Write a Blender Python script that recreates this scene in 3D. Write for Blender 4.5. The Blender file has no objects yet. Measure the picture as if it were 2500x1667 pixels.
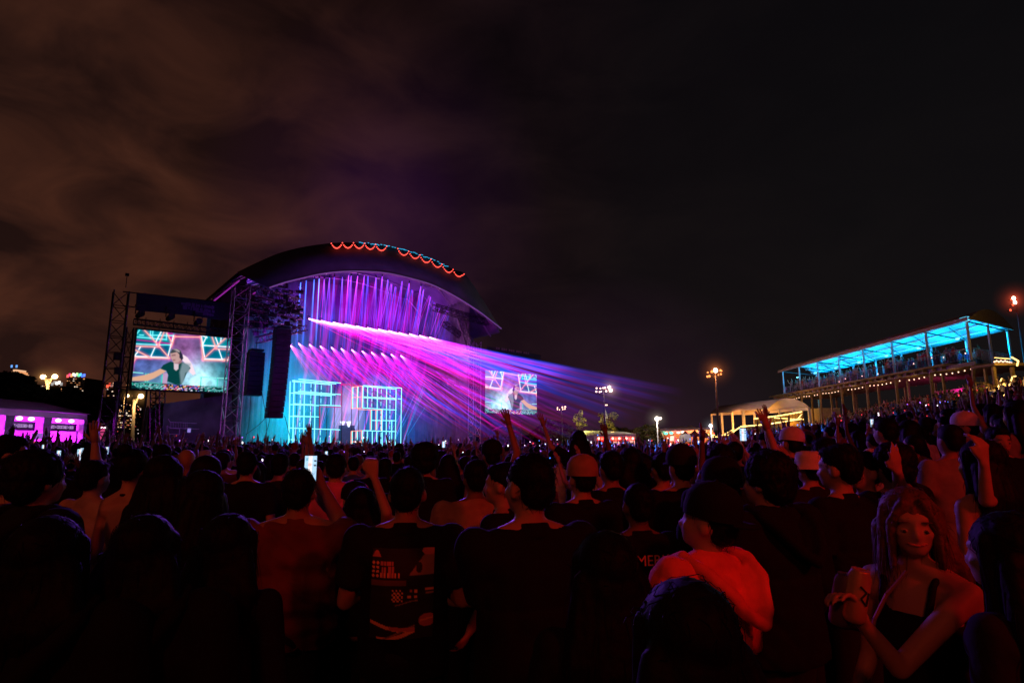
import bpy, bmesh, math, random
import numpy as np
from mathutils import Vector, Matrix, noise
from mathutils.bvhtree import BVHTree
random.seed(7); RNG = np.random.default_rng(7)
SC = bpy.context.scene
COL = SC.collection
# ------------------------------------------------------------------ camera, world, light
F = 1450.0; TH = math.radians(9.57); H = 1.95
cam = bpy.data.objects.new("camera", bpy.data.cameras.new("camera")); COL.objects.link(cam)
cam.data.sensor_width = 36.0; cam.data.lens = F/2500*36; cam.data.clip_end = 6000; cam.data.clip_start = 0.05
cam.location = (0, 0, H); cam.rotation_euler = (math.pi/2+TH, 0, 0)
SC.camera = cam
SC.render.engine = 'CYCLES'
SC.view_settings.view_transform = 'Standard'; SC.view_settings.look = 'None'
SC.view_settings.exposure = 0; SC.view_settings.gamma = 1
SC.cycles.use_denoising = True
SC.cycles.max_bounces = 4; SC.cycles.diffuse_bounces = 2; SC.cycles.glossy_bounces = 2
SC.cycles.transparent_max_bounces = 96; SC.cycles.transmission_bounces = 4
SC.cycles.sample_clamp_indirect = 3.0
SC.cycles.use_light_tree = True

def ray(px, py):
    dx = (px-1250)/F; dy = (833.5-py)/F
    return Vector((dx, math.cos(TH)-dy*math.sin(TH), math.sin(TH)+dy*math.cos(TH)))
def nt_new(nt, t, **kw):
    n = nt.nodes.new(t)
    for k, v in kw.items(): setattr(n, k, v)
    return n

w = bpy.data.worlds.new("World"); SC.world = w; w.use_nodes = True
nt = w.node_tree; nt.nodes.clear(); L = nt.links
out = nt_new(nt, 'ShaderNodeOutputWorld'); bg = nt_new(nt, 'ShaderNodeBackground')
tc = nt_new(nt, 'ShaderNodeTexCoord')
sep = nt_new(nt, 'ShaderNodeSeparateXYZ'); L.new(tc.outputs['Generated'], sep.inputs[0])
def vm(op, a, b=None):
    n = nt_new(nt, 'ShaderNodeMath', operation=op)
    for i, x in enumerate((a, b)):
        if x is None: continue
        if isinstance(x, (int, float)): n.inputs[i].default_value = x
        else: L.new(x, n.inputs[i])
    return n.outputs[0]
def ramp(fac, stops):
    n = nt_new(nt, 'ShaderNodeValToRGB'); r = n.color_ramp
    while len(r.elements) < len(stops): r.elements.new(0.5)
    for e, (p, c) in zip(r.elements, stops): e.position = p; e.color = (*c, 1)
    L.new(fac, n.inputs[0]); return n.outputs[0]
def mix(kind, f, a, b):
    n = nt_new(nt, 'ShaderNodeMix', data_type='RGBA', blend_type=kind)
    for s, x in ((n.inputs[0], f), (n.inputs[6], a), (n.inputs[7], b)):
        if isinstance(x, (int, float)): s.default_value = x
        elif isinstance(x, tuple): s.default_value = (*x, 1)
        else: L.new(x, s)
    return n.outputs[2]
# side-to-side term: city glow on the left, black to the right  (x component of the direction)
xs = vm('MULTIPLY_ADD', sep.outputs['X'], 0.5); xs.node.inputs[2].default_value = 0.5
base = ramp(xs, [(0.16, (.043, .0145, .0085)), (0.34, (.032, .0105, .0072)), (0.47, (.0115, .0050, .0058)),
                 (0.60, (.0068, .0046, .0052)), (0.74, (.0056, .0045, .0050)), (1.0, (.0050, .0043, .0050))])
# darker towards the zenith
zr = ramp(sep.outputs['Z'], [(0.0, (1.55, 1.45, 1.35)), (0.10, (1.3, 1.25, 1.2)), (0.24, (1, 1, 1)), (0.45, (.72, .76, .8)), (0.8, (.45, .5, .6))])
base = mix('MULTIPLY', 1.0, base, zr)
mp = nt_new(nt, 'ShaderNodeMapping'); mp.inputs['Scale'].default_value = (1.6, 1.6, 3.4); mp.inputs['Rotation'].default_value = (0.1, -.35, 0.4)
L.new(tc.outputs['Generated'], mp.inputs[0])
nz = nt_new(nt, 'ShaderNodeTexNoise'); nz.inputs['Scale'].default_value = 3.4; nz.inputs['Detail'].default_value = 5; nz.inputs['Roughness'].default_value = .52; nz.inputs['Distortion'].default_value = .5
L.new(mp.outputs[0], nz.inputs['Vector'])
cl = ramp(nz.outputs['Fac'], [(0.34, (.28, .34, .5)), (0.47, (.75, .76, .85)), (0.62, (1.45, 1.35, 1.25)), (0.72, (1.9, 1.8, 1.6))])
clf = ramp(xs, [(0.1, (1, 1, 1)), (0.5, (.6, .6, .6)), (0.66, (.15, .15, .15)), (1, (0, 0, 0))])
clm = mix('MIX', clf, (1, 1, 1), cl)
base = mix('MULTIPLY', 1.0, base, clm)
# low cloud lit by the stage: a violet lobe over it
vmn = nt_new(nt, 'ShaderNodeVectorMath', operation='DOT_PRODUCT'); L.new(tc.outputs['Generated'], vmn.inputs[0])
gv = ray(935, 470).normalized(); vmn.inputs[1].default_value = gv
lob = ramp(vmn.outputs['Value'], [(0.965, (0, 0, 0)), (0.992, (.0014, .0001, .0024)), (1.0, (.0045, .0003, .0085))])
base = mix('ADD', 1.0, base, lob)
vm2 = nt_new(nt, 'ShaderNodeVectorMath', operation='DOT_PRODUCT'); L.new(tc.outputs['Generated'], vm2.inputs[0]); vm2.inputs[1].default_value = ray(930, 640).normalized()
lob2 = ramp(vm2.outputs['Value'], [(0.955, (0, 0, 0)), (0.985, (.0016, .0001, .0024)), (1.0, (.005, .0004, .009))])
base = mix('ADD', 1.0, base, lob2)
vm3 = nt_new(nt, 'ShaderNodeVectorMath', operation='DOT_PRODUCT'); L.new(tc.outputs['Generated'], vm3.inputs[0]); vm3.inputs[1].default_value = ray(1500, 1075).normalized()
lob3 = ramp(vm3.outputs['Value'], [(0.962, (0, 0, 0)), (0.990, (.0055, .0012, .0045)), (1.0, (.016, .0032, .012))])
base = mix('ADD', 1.0, base, lob3)
L.new(base, bg.inputs[0]); bg.inputs[1].default_value = 1.0
L.new(bg.outputs[0], out.inputs[0])

SC.render.dither_intensity = 1.0
def lamp(kind, name, loc, color, power, size=.3, target=None, spot=None, blend=.5, spread=None):
    d = bpy.data.lights.new(name, kind); d.color = color; d.energy = power
    if kind == 'AREA':
        d.shape = 'DISK'; d.size = size
        if spread: d.spread = math.radians(spread)
    elif kind == 'SUN': d.angle = size
    else: d.shadow_soft_size = size
    if kind == 'SPOT': d.spot_size = math.radians(spot or 60); d.spot_blend = blend
    o = bpy.data.objects.new(name, d); COL.objects.link(o); o.location = loc
    if target is not None:
        v = (Vector(target)-Vector(loc)).normalized()
        o.rotation_euler = v.to_track_quat('-Z', 'Y').to_euler()
    return o

# ------------------------------------------------------------------ pixel (of the 2500-wide photograph) -> place
def P(px, py, Y):
    d = ray(px, py); t = Y/d.y
    return Vector((d.x*t, Y, H+d.z*t))
class Plane:
    """vertical plane through two ground points; a,b -> (u along, k behind, z)"""
    def __init__(s, a, b):
        s.o = Vector((a[0], a[1], 0)); d = Vector((b[0]-a[0], b[1]-a[1], 0)); s.len = d.length
        s.u = d.normalized(); s.n = Vector((-s.u.y, s.u.x, 0))
    def W(s, u, k, z): return s.o+s.u*u+s.n*k+Vector((0, 0, z))
    def at(s, px, py, k=0.0):
        d = ray(px, py); c = Vector((0, 0, H))
        t = ((s.o-c).dot(s.n)+k)/d.dot(s.n)
        p = c+d*t; return (p-s.o).dot(s.u), p.z
    def p(s, px, py, k=0.0): u, z = s.at(px, py, k); return s.W(u, k, z)
def terrain(x, y):
    """flat field; an amphitheatre bank whose toe runs away to the right, and a slight rise on the left"""
    z = float(np.interp(x, [-200, -40, -14, -6, 0], [.4, .4, .15, .05, 0]))
    d = x-.30*max(0.0, min(y, 110.0))
    z += float(np.interp(d, [0, 1.2, 3.75, 9, 14.4, 18, 22, 25, 40, 300], [0, .2, .66, 1.3, 2.3, 3.2, 4.5, 5.1, 5.3, 5.3]))
    g = min(1, max(0, (y-200)/200))
    return z*(1-g)+.3*g

# ------------------------------------------------------------------ materials
MATS = {}
def mat(name, col, rough=.7, metal=0.0, var=.25, scale=8.0, bump=.15, spec=.4, sheen=0.0):
    if name in MATS: return MATS[name]
    m = bpy.data.materials.new(name); m.use_nodes = True; t = m.node_tree; b = t.nodes['Principled BSDF']
    tcn = t.nodes.new('ShaderNodeTexCoord'); n = t.nodes.new('ShaderNodeTexNoise'); n.inputs['Scale'].default_value = scale; n.inputs['Detail'].default_value = 4
    t.links.new(tcn.outputs['Object'], n.inputs['Vector'])
    r = t.nodes.new('ShaderNodeValToRGB'); r.color_ramp.elements[0].position = .3; r.color_ramp.elements[1].position = .7
    r.color_ramp.elements[0].color = (*[c*(1-var) for c in col], 1); r.color_ramp.elements[1].color = (*[min(1, c*(1+var)) for c in col], 1)
    t.links.new(n.outputs['Fac'], r.inputs[0]); t.links.new(r.outputs[0], b.inputs['Base Color'])
    b.inputs['Roughness'].default_value = rough; b.inputs['Metallic'].default_value = metal
    b.inputs['Specular IOR Level'].default_value = spec
    if sheen: b.inputs['Sheen Weight'].default_value = sheen
    if bump:
        bp = t.nodes.new('ShaderNodeBump'); bp.inputs['Strength'].default_value = bump; bp.inputs['Distance'].default_value = .02
        t.links.new(n.outputs['Fac'], bp.inputs['Height']); t.links.new(bp.outputs[0], b.inputs['Normal'])
    MATS[name] = m; return m
def emis(name, col, strength=1.0, sample=False):
    if name in MATS: return MATS[name]
    m = bpy.data.materials.new(name); m.use_nodes = True; t = m.node_tree; t.nodes.clear()
    o = t.nodes.new('ShaderNodeOutputMaterial'); e = t.nodes.new('ShaderNodeEmission')
    n = t.nodes.new('ShaderNodeTexNoise'); n.inputs['Scale'].default_value = 3
    mr = t.nodes.new('ShaderNodeMapRange'); mr.inputs[3].default_value = strength*.85; mr.inputs[4].default_value = strength*1.15
    t.links.new(n.outputs['Fac'], mr.inputs[0]); t.links.new(mr.outputs[0], e.inputs[1])
    e.inputs[0].default_value = (*col, 1); t.links.new(e.outputs[0], o.inputs[0])
    m.cycles.emission_sampling = 'AUTO' if sample else 'NONE'
    MATS[name] = m; return m
def vcol_emis(name, strength=1.0, additive=False, power=1.5):
    """emission coloured by the mesh's own colour attribute; additive = a see-through glowing surface standing in for lit smoke"""
    if name in MATS: return MATS[name]
    m = bpy.data.materials.new(name); m.use_nodes = True; t = m.node_tree; t.nodes.clear()
    o = t.nodes.new('ShaderNodeOutputMaterial'); e = t.nodes.new('ShaderNodeEmission'); a = t.nodes.new('ShaderNodeVertexColor'); a.layer_name = 'Col'
    t.links.new(a.outputs[0], e.inputs[0]); e.inputs[1].default_value = strength
    if additive:
        lw = t.nodes.new('ShaderNodeLayerWeight'); lw.inputs[0].default_value = .5
        s = t.nodes.new('ShaderNodeMath'); s.operation = 'SUBTRACT'; s.inputs[0].default_value = 1; t.links.new(lw.outputs['Facing'], s.inputs[1])
        pw = t.nodes.new('ShaderNodeMath'); pw.operation = 'POWER'; pw.inputs[1].default_value = power; t.links.new(s.outputs[0], pw.inputs[0])
        tcn = t.nodes.new('ShaderNodeTexCoord'); n = t.nodes.new('ShaderNodeTexNoise'); n.inputs['Scale'].default_value = .35; n.inputs['Detail'].default_value = 3
        t.links.new(tcn.outputs['Object'], n.inputs['Vector'])
        mr = t.nodes.new('ShaderNodeMapRange'); mr.inputs[1].default_value = .3; mr.inputs[2].default_value = .7; mr.inputs[3].default_value = .45*strength; mr.inputs[4].default_value = 1.5*strength
        t.links.new(n.outputs['Fac'], mr.inputs[0])
        mu = t.nodes.new('ShaderNodeMath'); mu.operation = 'MULTIPLY'; t.links.new(pw.outputs[0], mu.inputs[0]); t.links.new(mr.outputs[0], mu.inputs[1])
        t.links.new(mu.outputs[0], e.inputs[1])
        tr = t.nodes.new('ShaderNodeBsdfTransparent'); ad = t.nodes.new('ShaderNodeAddShader')
        t.links.new(e.outputs[0], ad.inputs[0]); t.links.new(tr.outputs[0], ad.inputs[1]); t.links.new(ad.outputs[0], o.inputs[0])
    else: t.links.new(e.outputs[0], o.inputs[0])
    m.cycles.emission_sampling = 'NONE'
    MATS[name] = m; return m
def vcol_mat(name, rough=.85):
    if name in MATS: return MATS[name]
    m = bpy.data.materials.new(name); m.use_nodes = True; t = m.node_tree; b = t.nodes['Principled BSDF']
    a = t.nodes.new('ShaderNodeVertexColor'); a.layer_name = 'Col'; t.links.new(a.outputs[0], b.inputs['Base Color']); b.inputs['Roughness'].default_value = rough
    MATS[name] = m; return m

# ------------------------------------------------------------------ mesh builder
def perp(d):
    d = d.normalized(); a = Vector((0, 0, 1)) if abs(d.z) < .9 else Vector((1, 0, 0))
    x = d.cross(a).normalized(); return x, d.cross(x).normalized()
class MB:
    def __init__(s): s.v = []; s.f = []; s.c = []; s.mi = []; s.cur = 0; s.col = (1, 1, 1)
    def add(s, vs, fs, cols=None):
        n = len(s.v); s.v += [tuple(x) for x in vs]; s.f += [tuple(i+n for i in f) for f in fs]; s.mi += [s.cur]*len(fs)
        s.c += list(cols) if cols is not None else [s.col]*len(vs); return s
    def box(s, c, sz, X=None, Y=None, Z=None):
        X = X or Vector((1, 0, 0)); Y = Y or Vector((0, 1, 0)); Z = Z or Vector((0, 0, 1)); c = Vector(c)
        vs = [c+X*(sz[0]/2*a)+Y*(sz[1]/2*b)+Z*(sz[2]/2*d) for a in (-1, 1) for b in (-1, 1) for d in (-1, 1)]
        return s.add(vs, [(0, 1, 3, 2), (4, 6, 7, 5), (0, 4, 5, 1), (2, 3, 7, 6), (0, 2, 6, 4), (1, 5, 7, 3)])
    def tube(s, p, q, r0, r1=None, n=6, cap=True, c0=None, c1=None):
        p = Vector(p); q = Vector(q); r1 = r0 if r1 is None else r1
        if (q-p).length < 1e-6: return s
        x, y = perp(q-p); vs = []
        for (o, r) in ((p, r0), (q, r1)):
            for i in range(n):
                a = 2*math.pi*i/n; vs.append(o+x*(math.cos(a)*r)+y*(math.sin(a)*r))
        fs = [(i, (i+1) % n, n+(i+1) % n, n+i) for i in range(n)]
        if cap: fs += [tuple(range(n-1, -1, -1)), tuple(range(n, 2*n))]
        cols = None if c0 is None else [c0]*n+[c1 or c0]*n
        return s.add(vs, fs, cols)
    def path(s, pts, r, n=6):
        for a, b in zip(pts, pts[1:]): s.tube(a, b, r, r, n)
        return s
    def shaft(s, p, q, r0, r1, cols, n=8):
        """open tapered shaft, colours along its length"""
        p = Vector(p); q = Vector(q); x, y = perp(q-p); m = len(cols); vs = []; cc = []
        for j, c in enumerate(cols):
            t = (j/(m-1))**1.4; o = p.lerp(q, t); r = r0+(r1-r0)*t
            for i in range(n):
                a = 2*math.pi*i/n; vs.append(o+x*(math.cos(a)*r)+y*(math.sin(a)*r)); cc.append(c)
        fs = [(j*n+i, j*n+(i+1) % n, (j+1)*n+(i+1) % n, (j+1)*n+i) for j in range(m-1) for i in range(n)]
        return s.add(vs, fs, cc)
    def ball(s, c, r, n=8, m=6):
        c = Vector(c); r = Vector((r, r, r)) if isinstance(r, (int, float)) else Vector(r); vs = [c+Vector((0, 0, r.z))]
        for j in range(1, m):
            a = math.pi*j/m
            for i in range(n):
                b = 2*math.pi*i/n; vs.append(c+Vector((r.x*math.sin(a)*math.cos(b), r.y*math.sin(a)*math.sin(b), r.z*math.cos(a))))
        vs.append(c-Vector((0, 0, r.z))); fs = [(0, 1+i, 1+(i+1) % n) for i in range(n)]
        for j in range(m-2):
            for i in range(n): fs.append((1+j*n+i, 1+(j+1)*n+i, 1+(j+1)*n+(i+1) % n, 1+j*n+(i+1) % n))
        k = 1+(m-2)*n; fs += [(k+i, len(vs)-1, k+(i+1) % n) for i in range(n)]
        return s.add(vs, fs)
    def poly(s, pts, cols=None): return s.add(pts, [tuple(range(len(pts)))], cols)
    def slab(s, pts, d):
        """polygon given thickness along vector d"""
        n = len(pts); vs = [Vector(p) for p in pts]+[Vector(p)+d for p in pts]
        return s.add(vs, [tuple(range(n)), tuple(range(2*n-1, n-1, -1))]+[(i, i+n, (i+1) % n+n, (i+1) % n) for i in range(n)])
    def strip(s, A, B):
        n = len(A); return s.add(list(A)+list(B), [(i, i+1, n+i+1, n+i) for i in range(n-1)])
    def build(s, name, m, parent=None, smooth=False, solid=0, keepw=True):
        me = bpy.data.meshes.new(name)
        org = Vector((0, 0, 0))
        if parent is None and s.v:
            a = np.array(s.v); org = Vector(((a[:, 0].min()+a[:, 0].max())/2, (a[:, 1].min()+a[:, 1].max())/2, a[:, 2].min()))
        elif parent is not None: org = parent_origin(parent)
        me.from_pydata([(x-org.x, y-org.y, z-org.z) for x, y, z in s.v], [], s.f)
        ms = m if isinstance(m, (list, tuple)) else [m]
        for x in ms: me.materials.append(x)
        if len(ms) > 1: me.polygons.foreach_set('material_index', s.mi)
        if any(c != (1, 1, 1) for c in s.c[:2000]):
            ca = me.color_attributes.new('Col', 'FLOAT_COLOR', 'POINT')
            ca.data.foreach_set('color', np.array([(c[0], c[1], c[2], 1) for c in s.c], dtype=np.float32).ravel())
        if smooth: me.shade_smooth()
        me.update()
        o = bpy.data.objects.new(name, me); COL.objects.link(o)
        if parent is None: o.location = org
        else: o.parent = parent
        if solid:
            md = o.modifiers.new('thick', 'SOLIDIFY'); md.thickness = solid
        return o
def parent_origin(p):
    o = Vector(p.location); q = p.parent
    while q: o += Vector(q.location); q = q.parent
    return o
def thing(name, label, cat, loc=(0, 0, 0), group=None, rot=None):
    o = bpy.data.objects.new(name, None); COL.objects.link(o); o.location = loc; o.empty_display_size = .2
    tag(o, label, cat, group)
    return o
def tag(o, label=None, cat=None, group=None, kind=None):
    if label: o['label'] = label
    if cat: o['category'] = cat
    if group: o['group'] = group
    if kind: o['kind'] = kind
    return o
def lattice(p, q, wd, seg, r=.05, rb=.028, side=None):
    """box-truss: four chords and cross bracing -> (chords MB, bracing MB)"""
    p = Vector(p); q = Vector(q); d = (q-p).normalized()
    if side is None: x, y = perp(d)
    else: x = Vector(side).normalized(); y = d.cross(x).normalized()
    C = MB(); B = MB(); cs = [x*a*wd/2+y*b*wd/2 for a, b in ((-1, -1), (1, -1), (1, 1), (-1, 1))]
    for c in cs: C.tube(p+c, q+c, r, r, 5)
    for i in range(seg):
        a = p.lerp(q, i/seg); b = p.lerp(q, (i+1)/seg)
        for j in range(4):
            c, e = cs[j], cs[(j+1) % 4]
            B.tube(a+c, a+e, rb, rb, 4, False)
            if i % 2: c, e = e, c
            B.tube(a+c, b+e, rb, rb, 4, False)
    return C, B
def lattice_thing(name, label, cat, p, q, wd, seg, m, group=None, r=.05, rb=.028, side=None, parent=None):
    C, B = lattice(p, q, wd, seg, r, rb, side)
    if parent is not None:
        C.v += []; n = len(C.v); C.add(B.v, B.f); return C.build(name, m, parent)
    t = thing(name, label, cat, p, group); C.build('chord', m, t); B.build('bracing', m, t); return t
def text_mesh(body, size, m, name, parent, origin, X, Z, align='CENTER', ext=.01, font_scale_x=1.0):
    """lettering standing on a surface: X = reading direction, Z = up"""
    cu = bpy.data.curves.new('t', 'FONT'); cu.body = body; cu.size = size; cu.align_x = align; cu.extrude = ext; cu.align_y = 'CENTER'
    to = bpy.data.objects.new('t', cu); COL.objects.link(to)
    dg = bpy.context.evaluated_depsgraph_get(); me = bpy.data.meshes.new_from_object(to.evaluated_get(dg))
    bpy.data.objects.remove(to); me.name = name
    N = X.cross(Z).normalized()
    M = Matrix(((X.x*font_scale_x, Z.x, N.x), (X.y*font_scale_x, Z.y, N.y), (X.z*font_scale_x, Z.z, N.z)))
    po = parent_origin(parent) if parent else Vector()
    for v in me.vertices: v.co = M @ v.co+Vector(origin)-po
    me.materials.clear(); me.materials.append(m)
    o = bpy.data.objects.new(name, me); COL.objects.link(o); o.parent = parent
    return o
# common materials
M_STEEL = mat('dark_steel', (.035, .035, .04), .45, .6, .3, 5)
M_ALU = mat('truss_metal', (.22, .22, .24), .4, .8, .2, 5)
M_BLACK = mat('black_cabinet', (.018, .018, .022), .6, 0, .3, 10)
M_SCRIM = mat('black_mesh_cloth', (.045, .05, .06), .9, 0, .5, 1.2)
M_WHITE = mat('white_vinyl', (.62, .61, .63), .6, 0, .12, 1.0)
M_WOOD = mat('timber', (.26, .18, .1), .7, 0, .3, 4)
M_PALE = mat('pale_painted_metal', (.5, .5, .52), .5, 0, .12, 3)
# ------------------------------------------------------------------ ground
def build_ground():
    def lines(a, b, step, far): 
        core = list(np.arange(a, b+1e-6, step)); lo = [a-d for d in far][::-1]; hi = [b+d for d in far]; return lo+core+hi
    far = [8, 20, 40, 80, 160, 320, 640, 1280, 2400]
    X = lines(-60, 80, 2.0, far); Y = lines(-20, 130, 2.5, far)
    vs = []
    for y in Y:
        for x in X:
            z = terrain(x, y); z += .03*noise.noise(Vector((x*.4, y*.4, 0))) if abs(x) < 90 else 0
            vs.append((x, y, z))
    n = len(X); fs = [(j*n+i, j*n+i+1, (j+1)*n+i+1, (j+1)*n+i) for j in range(len(Y)-1) for i in range(n-1)]
    b = MB(); b.add(vs, fs)
    o = b.build('ground', mat('trampled_grass', (.045, .05, .028), .95, 0, .5, .8, .4), smooth=True); o['kind'] = 'structure'
build_ground()

# ------------------------------------------------------------------ the stage
A_ = P(450, 885, 46); B_ = P(1247, 960, 66)
ST = Plane((A_.x, A_.y), (B_.x, B_.y))
sp = ST.p
STG_LIGHT = []
arc_in = [(657,703),(692,691),(732,681),(786,669),(839,663.6),(893,663.6),(946,668),(1000,680),(1053.6,696),(1107,722.5),(1161,756),(1192,779),(1223,803)]
arc_out = [(578.6,664.6),(625,642),(678.6,619),(732,604.6),(786,596),(839,592),(893,594),(946,601),(1000,613.6),(1053.6,633),(1107,658),(1143,678),(1223,803)]
def resample(pts, n):
    d = [0]
    for a, b in zip(pts, pts[1:]): d.append(d[-1]+math.hypot(b[0]-a[0], b[1]-a[1]))
    t = np.linspace(0, d[-1], n); return list(zip(np.interp(t, d, [p[0] for p in pts]), np.interp(t, d, [p[1] for p in pts])))
def catmull(pts, m=6):
    out = []
    for i in range(len(pts)-1):
        p0 = pts[max(0, i-1)]; p1 = pts[i]; p2 = pts[i+1]; p3 = pts[min(len(pts)-1, i+2)]
        for k in range(m):
            t = k/m; out.append(tuple(.5*((2*b)+(-a+c)*t+(2*a-5*b+4*c-d)*t*t+(-a+3*b-3*c+d)*t**3) for a, b, c, d in zip(p0, p1, p2, p3)))
    return out+[pts[-1]]
NA = 49
ain = resample(catmull(arc_in), NA); aout = resample(catmull(arc_out), NA)
KI, KO, KB = -2.2, -0.4, 15.0
IN = [ST.at(x, y, KI) for x, y in ain]          # (u, z) of the opening's lower edge
OUT = [ST.at(x, y, KO) for x, y in aout]
stage = thing('concert_stage', 'huge concert stage with dark arched roof glowing magenta, violet and blue inside', 'stage', ST.W(ST.at(860, 1090, 4)[0], 4, 0))
M_ROOF = mat('dark_roof_skin', (.10, .085, .11), .75, 0, .25, .7, .1)
M_CEIL = mat('roof_lining', (.11, .09, .14), .8, 0, .25, .6, .2)
M_DRAPE = mat('pale_backdrop', (.085, .085, .10), .95, 0, .55, .35, .3, .1)
# visor
v = MB(); v.strip([ST.W(u, KI, z) for u, z in IN], [ST.W(u, KO, z) for u, z in OUT])
v.build('visor', M_ROOF, stage, smooth=True, solid=.12)
t = MB(); t.path([ST.W(u, KI-.12, z) for u, z in IN], .045, 5); t.build('visor_trim', emis('edge_catch_glow', (.30, .11, .52), .55), stage)  # light caught along the visor's edge, put in as emission
# barrel vault behind the visor, continued past the left end down to its eave
vault_px = [(500, 742), (540, 712), (585, 690)]
lft = [(OUT[0][0]+.1, OUT[0][1]-.45), (OUT[0][0]+1.0, OUT[0][1]-.95)]
prof = [(u, z-.35) for u, z in OUT]
v = MB(); v.strip([ST.W(u, KO+.15, z) for i, (u, z) in enumerate(prof)], [ST.W(u, KB, z) for u, z in prof]); v.build('roof', M_CEIL, stage, smooth=True, solid=.1)
top = [(u, z+.3) for u, z in prof]
v = MB(); v.strip([ST.W(u, KO+.3, z) for u, z in top], [ST.W(u, KB, z) for u, z in top]); v.build('roof_skin', M_ROOF, stage, smooth=True, solid=.05)
# lining ribs
for kk in (1.5, 5, 8.5, 12):
    b = MB(); b.path([ST.W(u, kk, z-.25) for u, z in prof], .09, 5); b.build('roof_rib', M_ALU, stage)
# eave battens at the left, magenta light on them put in as emission
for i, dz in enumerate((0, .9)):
    u0, z0 = prof[0]; b = MB(); b.tube(ST.W(u0+.35+dz*1.5, .2, z0-.2-dz*.9), ST.W(u0+.35+dz*1.5, 14, z0-.2-dz*.9), .07, n=5); b.build('eave_rail', emis('magenta_catch_glow', (.45, .03, .5), .55), stage)
uL = ST.at(655, 1000, 15)[0]; uR = ST.at(1120, 1000, 15)[0]
zt = max(z for u, z in IN)
# back wall and side walls, pleated cloth
def pleats(p, q, z0, z1f, m, name, n=90, amp=.16, ks=None):
    A = []; B = []
    p = Vector(p); q = Vector(q); d = (q-p); nn = Vector((-d.y, d.x, 0)).normalized()
    for i in range(n+1):
        t = i/n; o = p+d*t+nn*(amp*math.sin(i*1.9)+amp*.6*noise.noise(Vector((i*.35, 0, 0))))
        A.append(o+Vector((0, 0, z0))); B.append(o+Vector((0, 0, z1f(t))))
    b = MB(); b.strip(A, B); return b.build(name, m, stage, smooth=True)
u0, u1 = prof[2][0], prof[-1][0]
def zprof(u): return float(np.interp(u, [a for a, _ in prof], [z for _, z in prof]))-.2
pleats(ST.W(u0, 14.6, 0), ST.W(u1, 14.6, 0), 1.0, lambda t: zprof(u0+(u1-u0)*t), M_DRAPE, 'back_curtain', 170, .12)
pleats(ST.W(prof[2][0]+.3, 14.4, 0), ST.W(prof[2][0]+.3, 1.5, 0), 1.0, lambda t: zprof(prof[2][0]+.3), M_DRAPE, 'side_curtain', 60)
pleats(ST.W(prof[-1][0]-3.2, 1.0, 0), ST.W(prof[-1][0]-3.2, 14.4, 0), 1.0, lambda t: zprof(prof[-1][0]-3.2), M_DRAPE, 'side_curtain', 60)
b = MB(); b.box(ST.W((u0+u1)/2, 6.8, .75), (u1-u0, 15.2, 1.5), ST.u, ST.n); b.build('deck', M_BLACK, stage)
# scalloped chains of bulbs along the roof crest
crest = [(862,595),(890,602),(932,602),(932,595),(975,595),(1000,606),(1038,613),(1060,625)]
def crest_px(t):   # along the visor's upper edge from x=862 to 1135
    x = 809+(1133-809)*t; xs2 = [p[0] for p in aout]; ys2 = [p[1] for p in aout]
    return x, float(np.interp(x, xs2, ys2))
lights = MB(); sw = MB(); ns = 12
for i in range(ns):
    if i == 5: continue
    for k in range(10):
        t = (i+k/9)/ns; x, y = crest_px(t); sag = 12.5*math.sin(math.pi*k/9)**.8
        lights.ball(sp(x, y+1+sag, KO-.6), .06, 6, 4)
        if k: sw.tube(prev, sp(x, y+1+sag, KO-.6), .008, n=3)
        prev = sp(x, y+1+sag, KO-.6)
garl = thing('festoon_lights', 'scalloped garland of small red bulbs hung along the crest of the stage roof', 'string lights', sp(960, 610, KO-.3))
lights.build('bulb', emis('red_bulb', (1, .07, .05), 3.2), garl); sw.build('cable', M_BLACK, garl)
cy = MB()
for i in range(34):
    x, y = crest_px(.22+.66*i/33+random.uniform(-.005, .005)); cy.box(sp(x, y-1+random.uniform(-.5, 2.5), KO-.32), (random.uniform(.1, .35), .05, .05), ST.u, ST.n)
cy.build('blue_bulb', emis('cyan_bulb', (.03, .42, .75), 1.2), garl)

# towers of the stage and screens
def tower(px, ybot, ytop, k, wd, label, m=M_STEEL, seg=None, cat='tower'):
    u, z1 = ST.at(px, ytop, k)[0], ST.at(px, ytop, k)[1]
    p = ST.W(u, k, .05); q = ST.W(u, k, z1); seg = seg or int((z1)/1.1)
    t = lattice_thing('truss_tower', label, 'truss tower', p+Vector((0, 0, .25)), q, wd, seg, m, side=ST.u)
    t.location = p
    for c in t.children: c.location = (0, 0, 0)
    # children were built about the truss foot; keep them where they are
    for c in t.children: c.location = Vector((0, 0, .25))
    b = MB(); b.box(p+Vector((0, 0, .12)), (wd*1.5, wd*1.5, .24), ST.u, ST.n); b.build('base_plate', m, t)
    return t
tw_l = tower(296, 1070, 712, .3, .95, 'slim lattice truss tower at the far left of the big left video screen')
tw_m = tower(589, 1080, 700, -1.2, 1.15, 'lattice truss tower between the left video screen and the stage opening', m=M_ALU)
tw_r = tower(1160, 1080, 835, -.5, .9, 'lattice truss tower at the right edge of the stage opening beside the small screen', m=M_ALU)
tw_k = tower(318, 1075, 800, 1.6, .45, 'thin lattice mast just behind the left edge of the left video screen')
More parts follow.
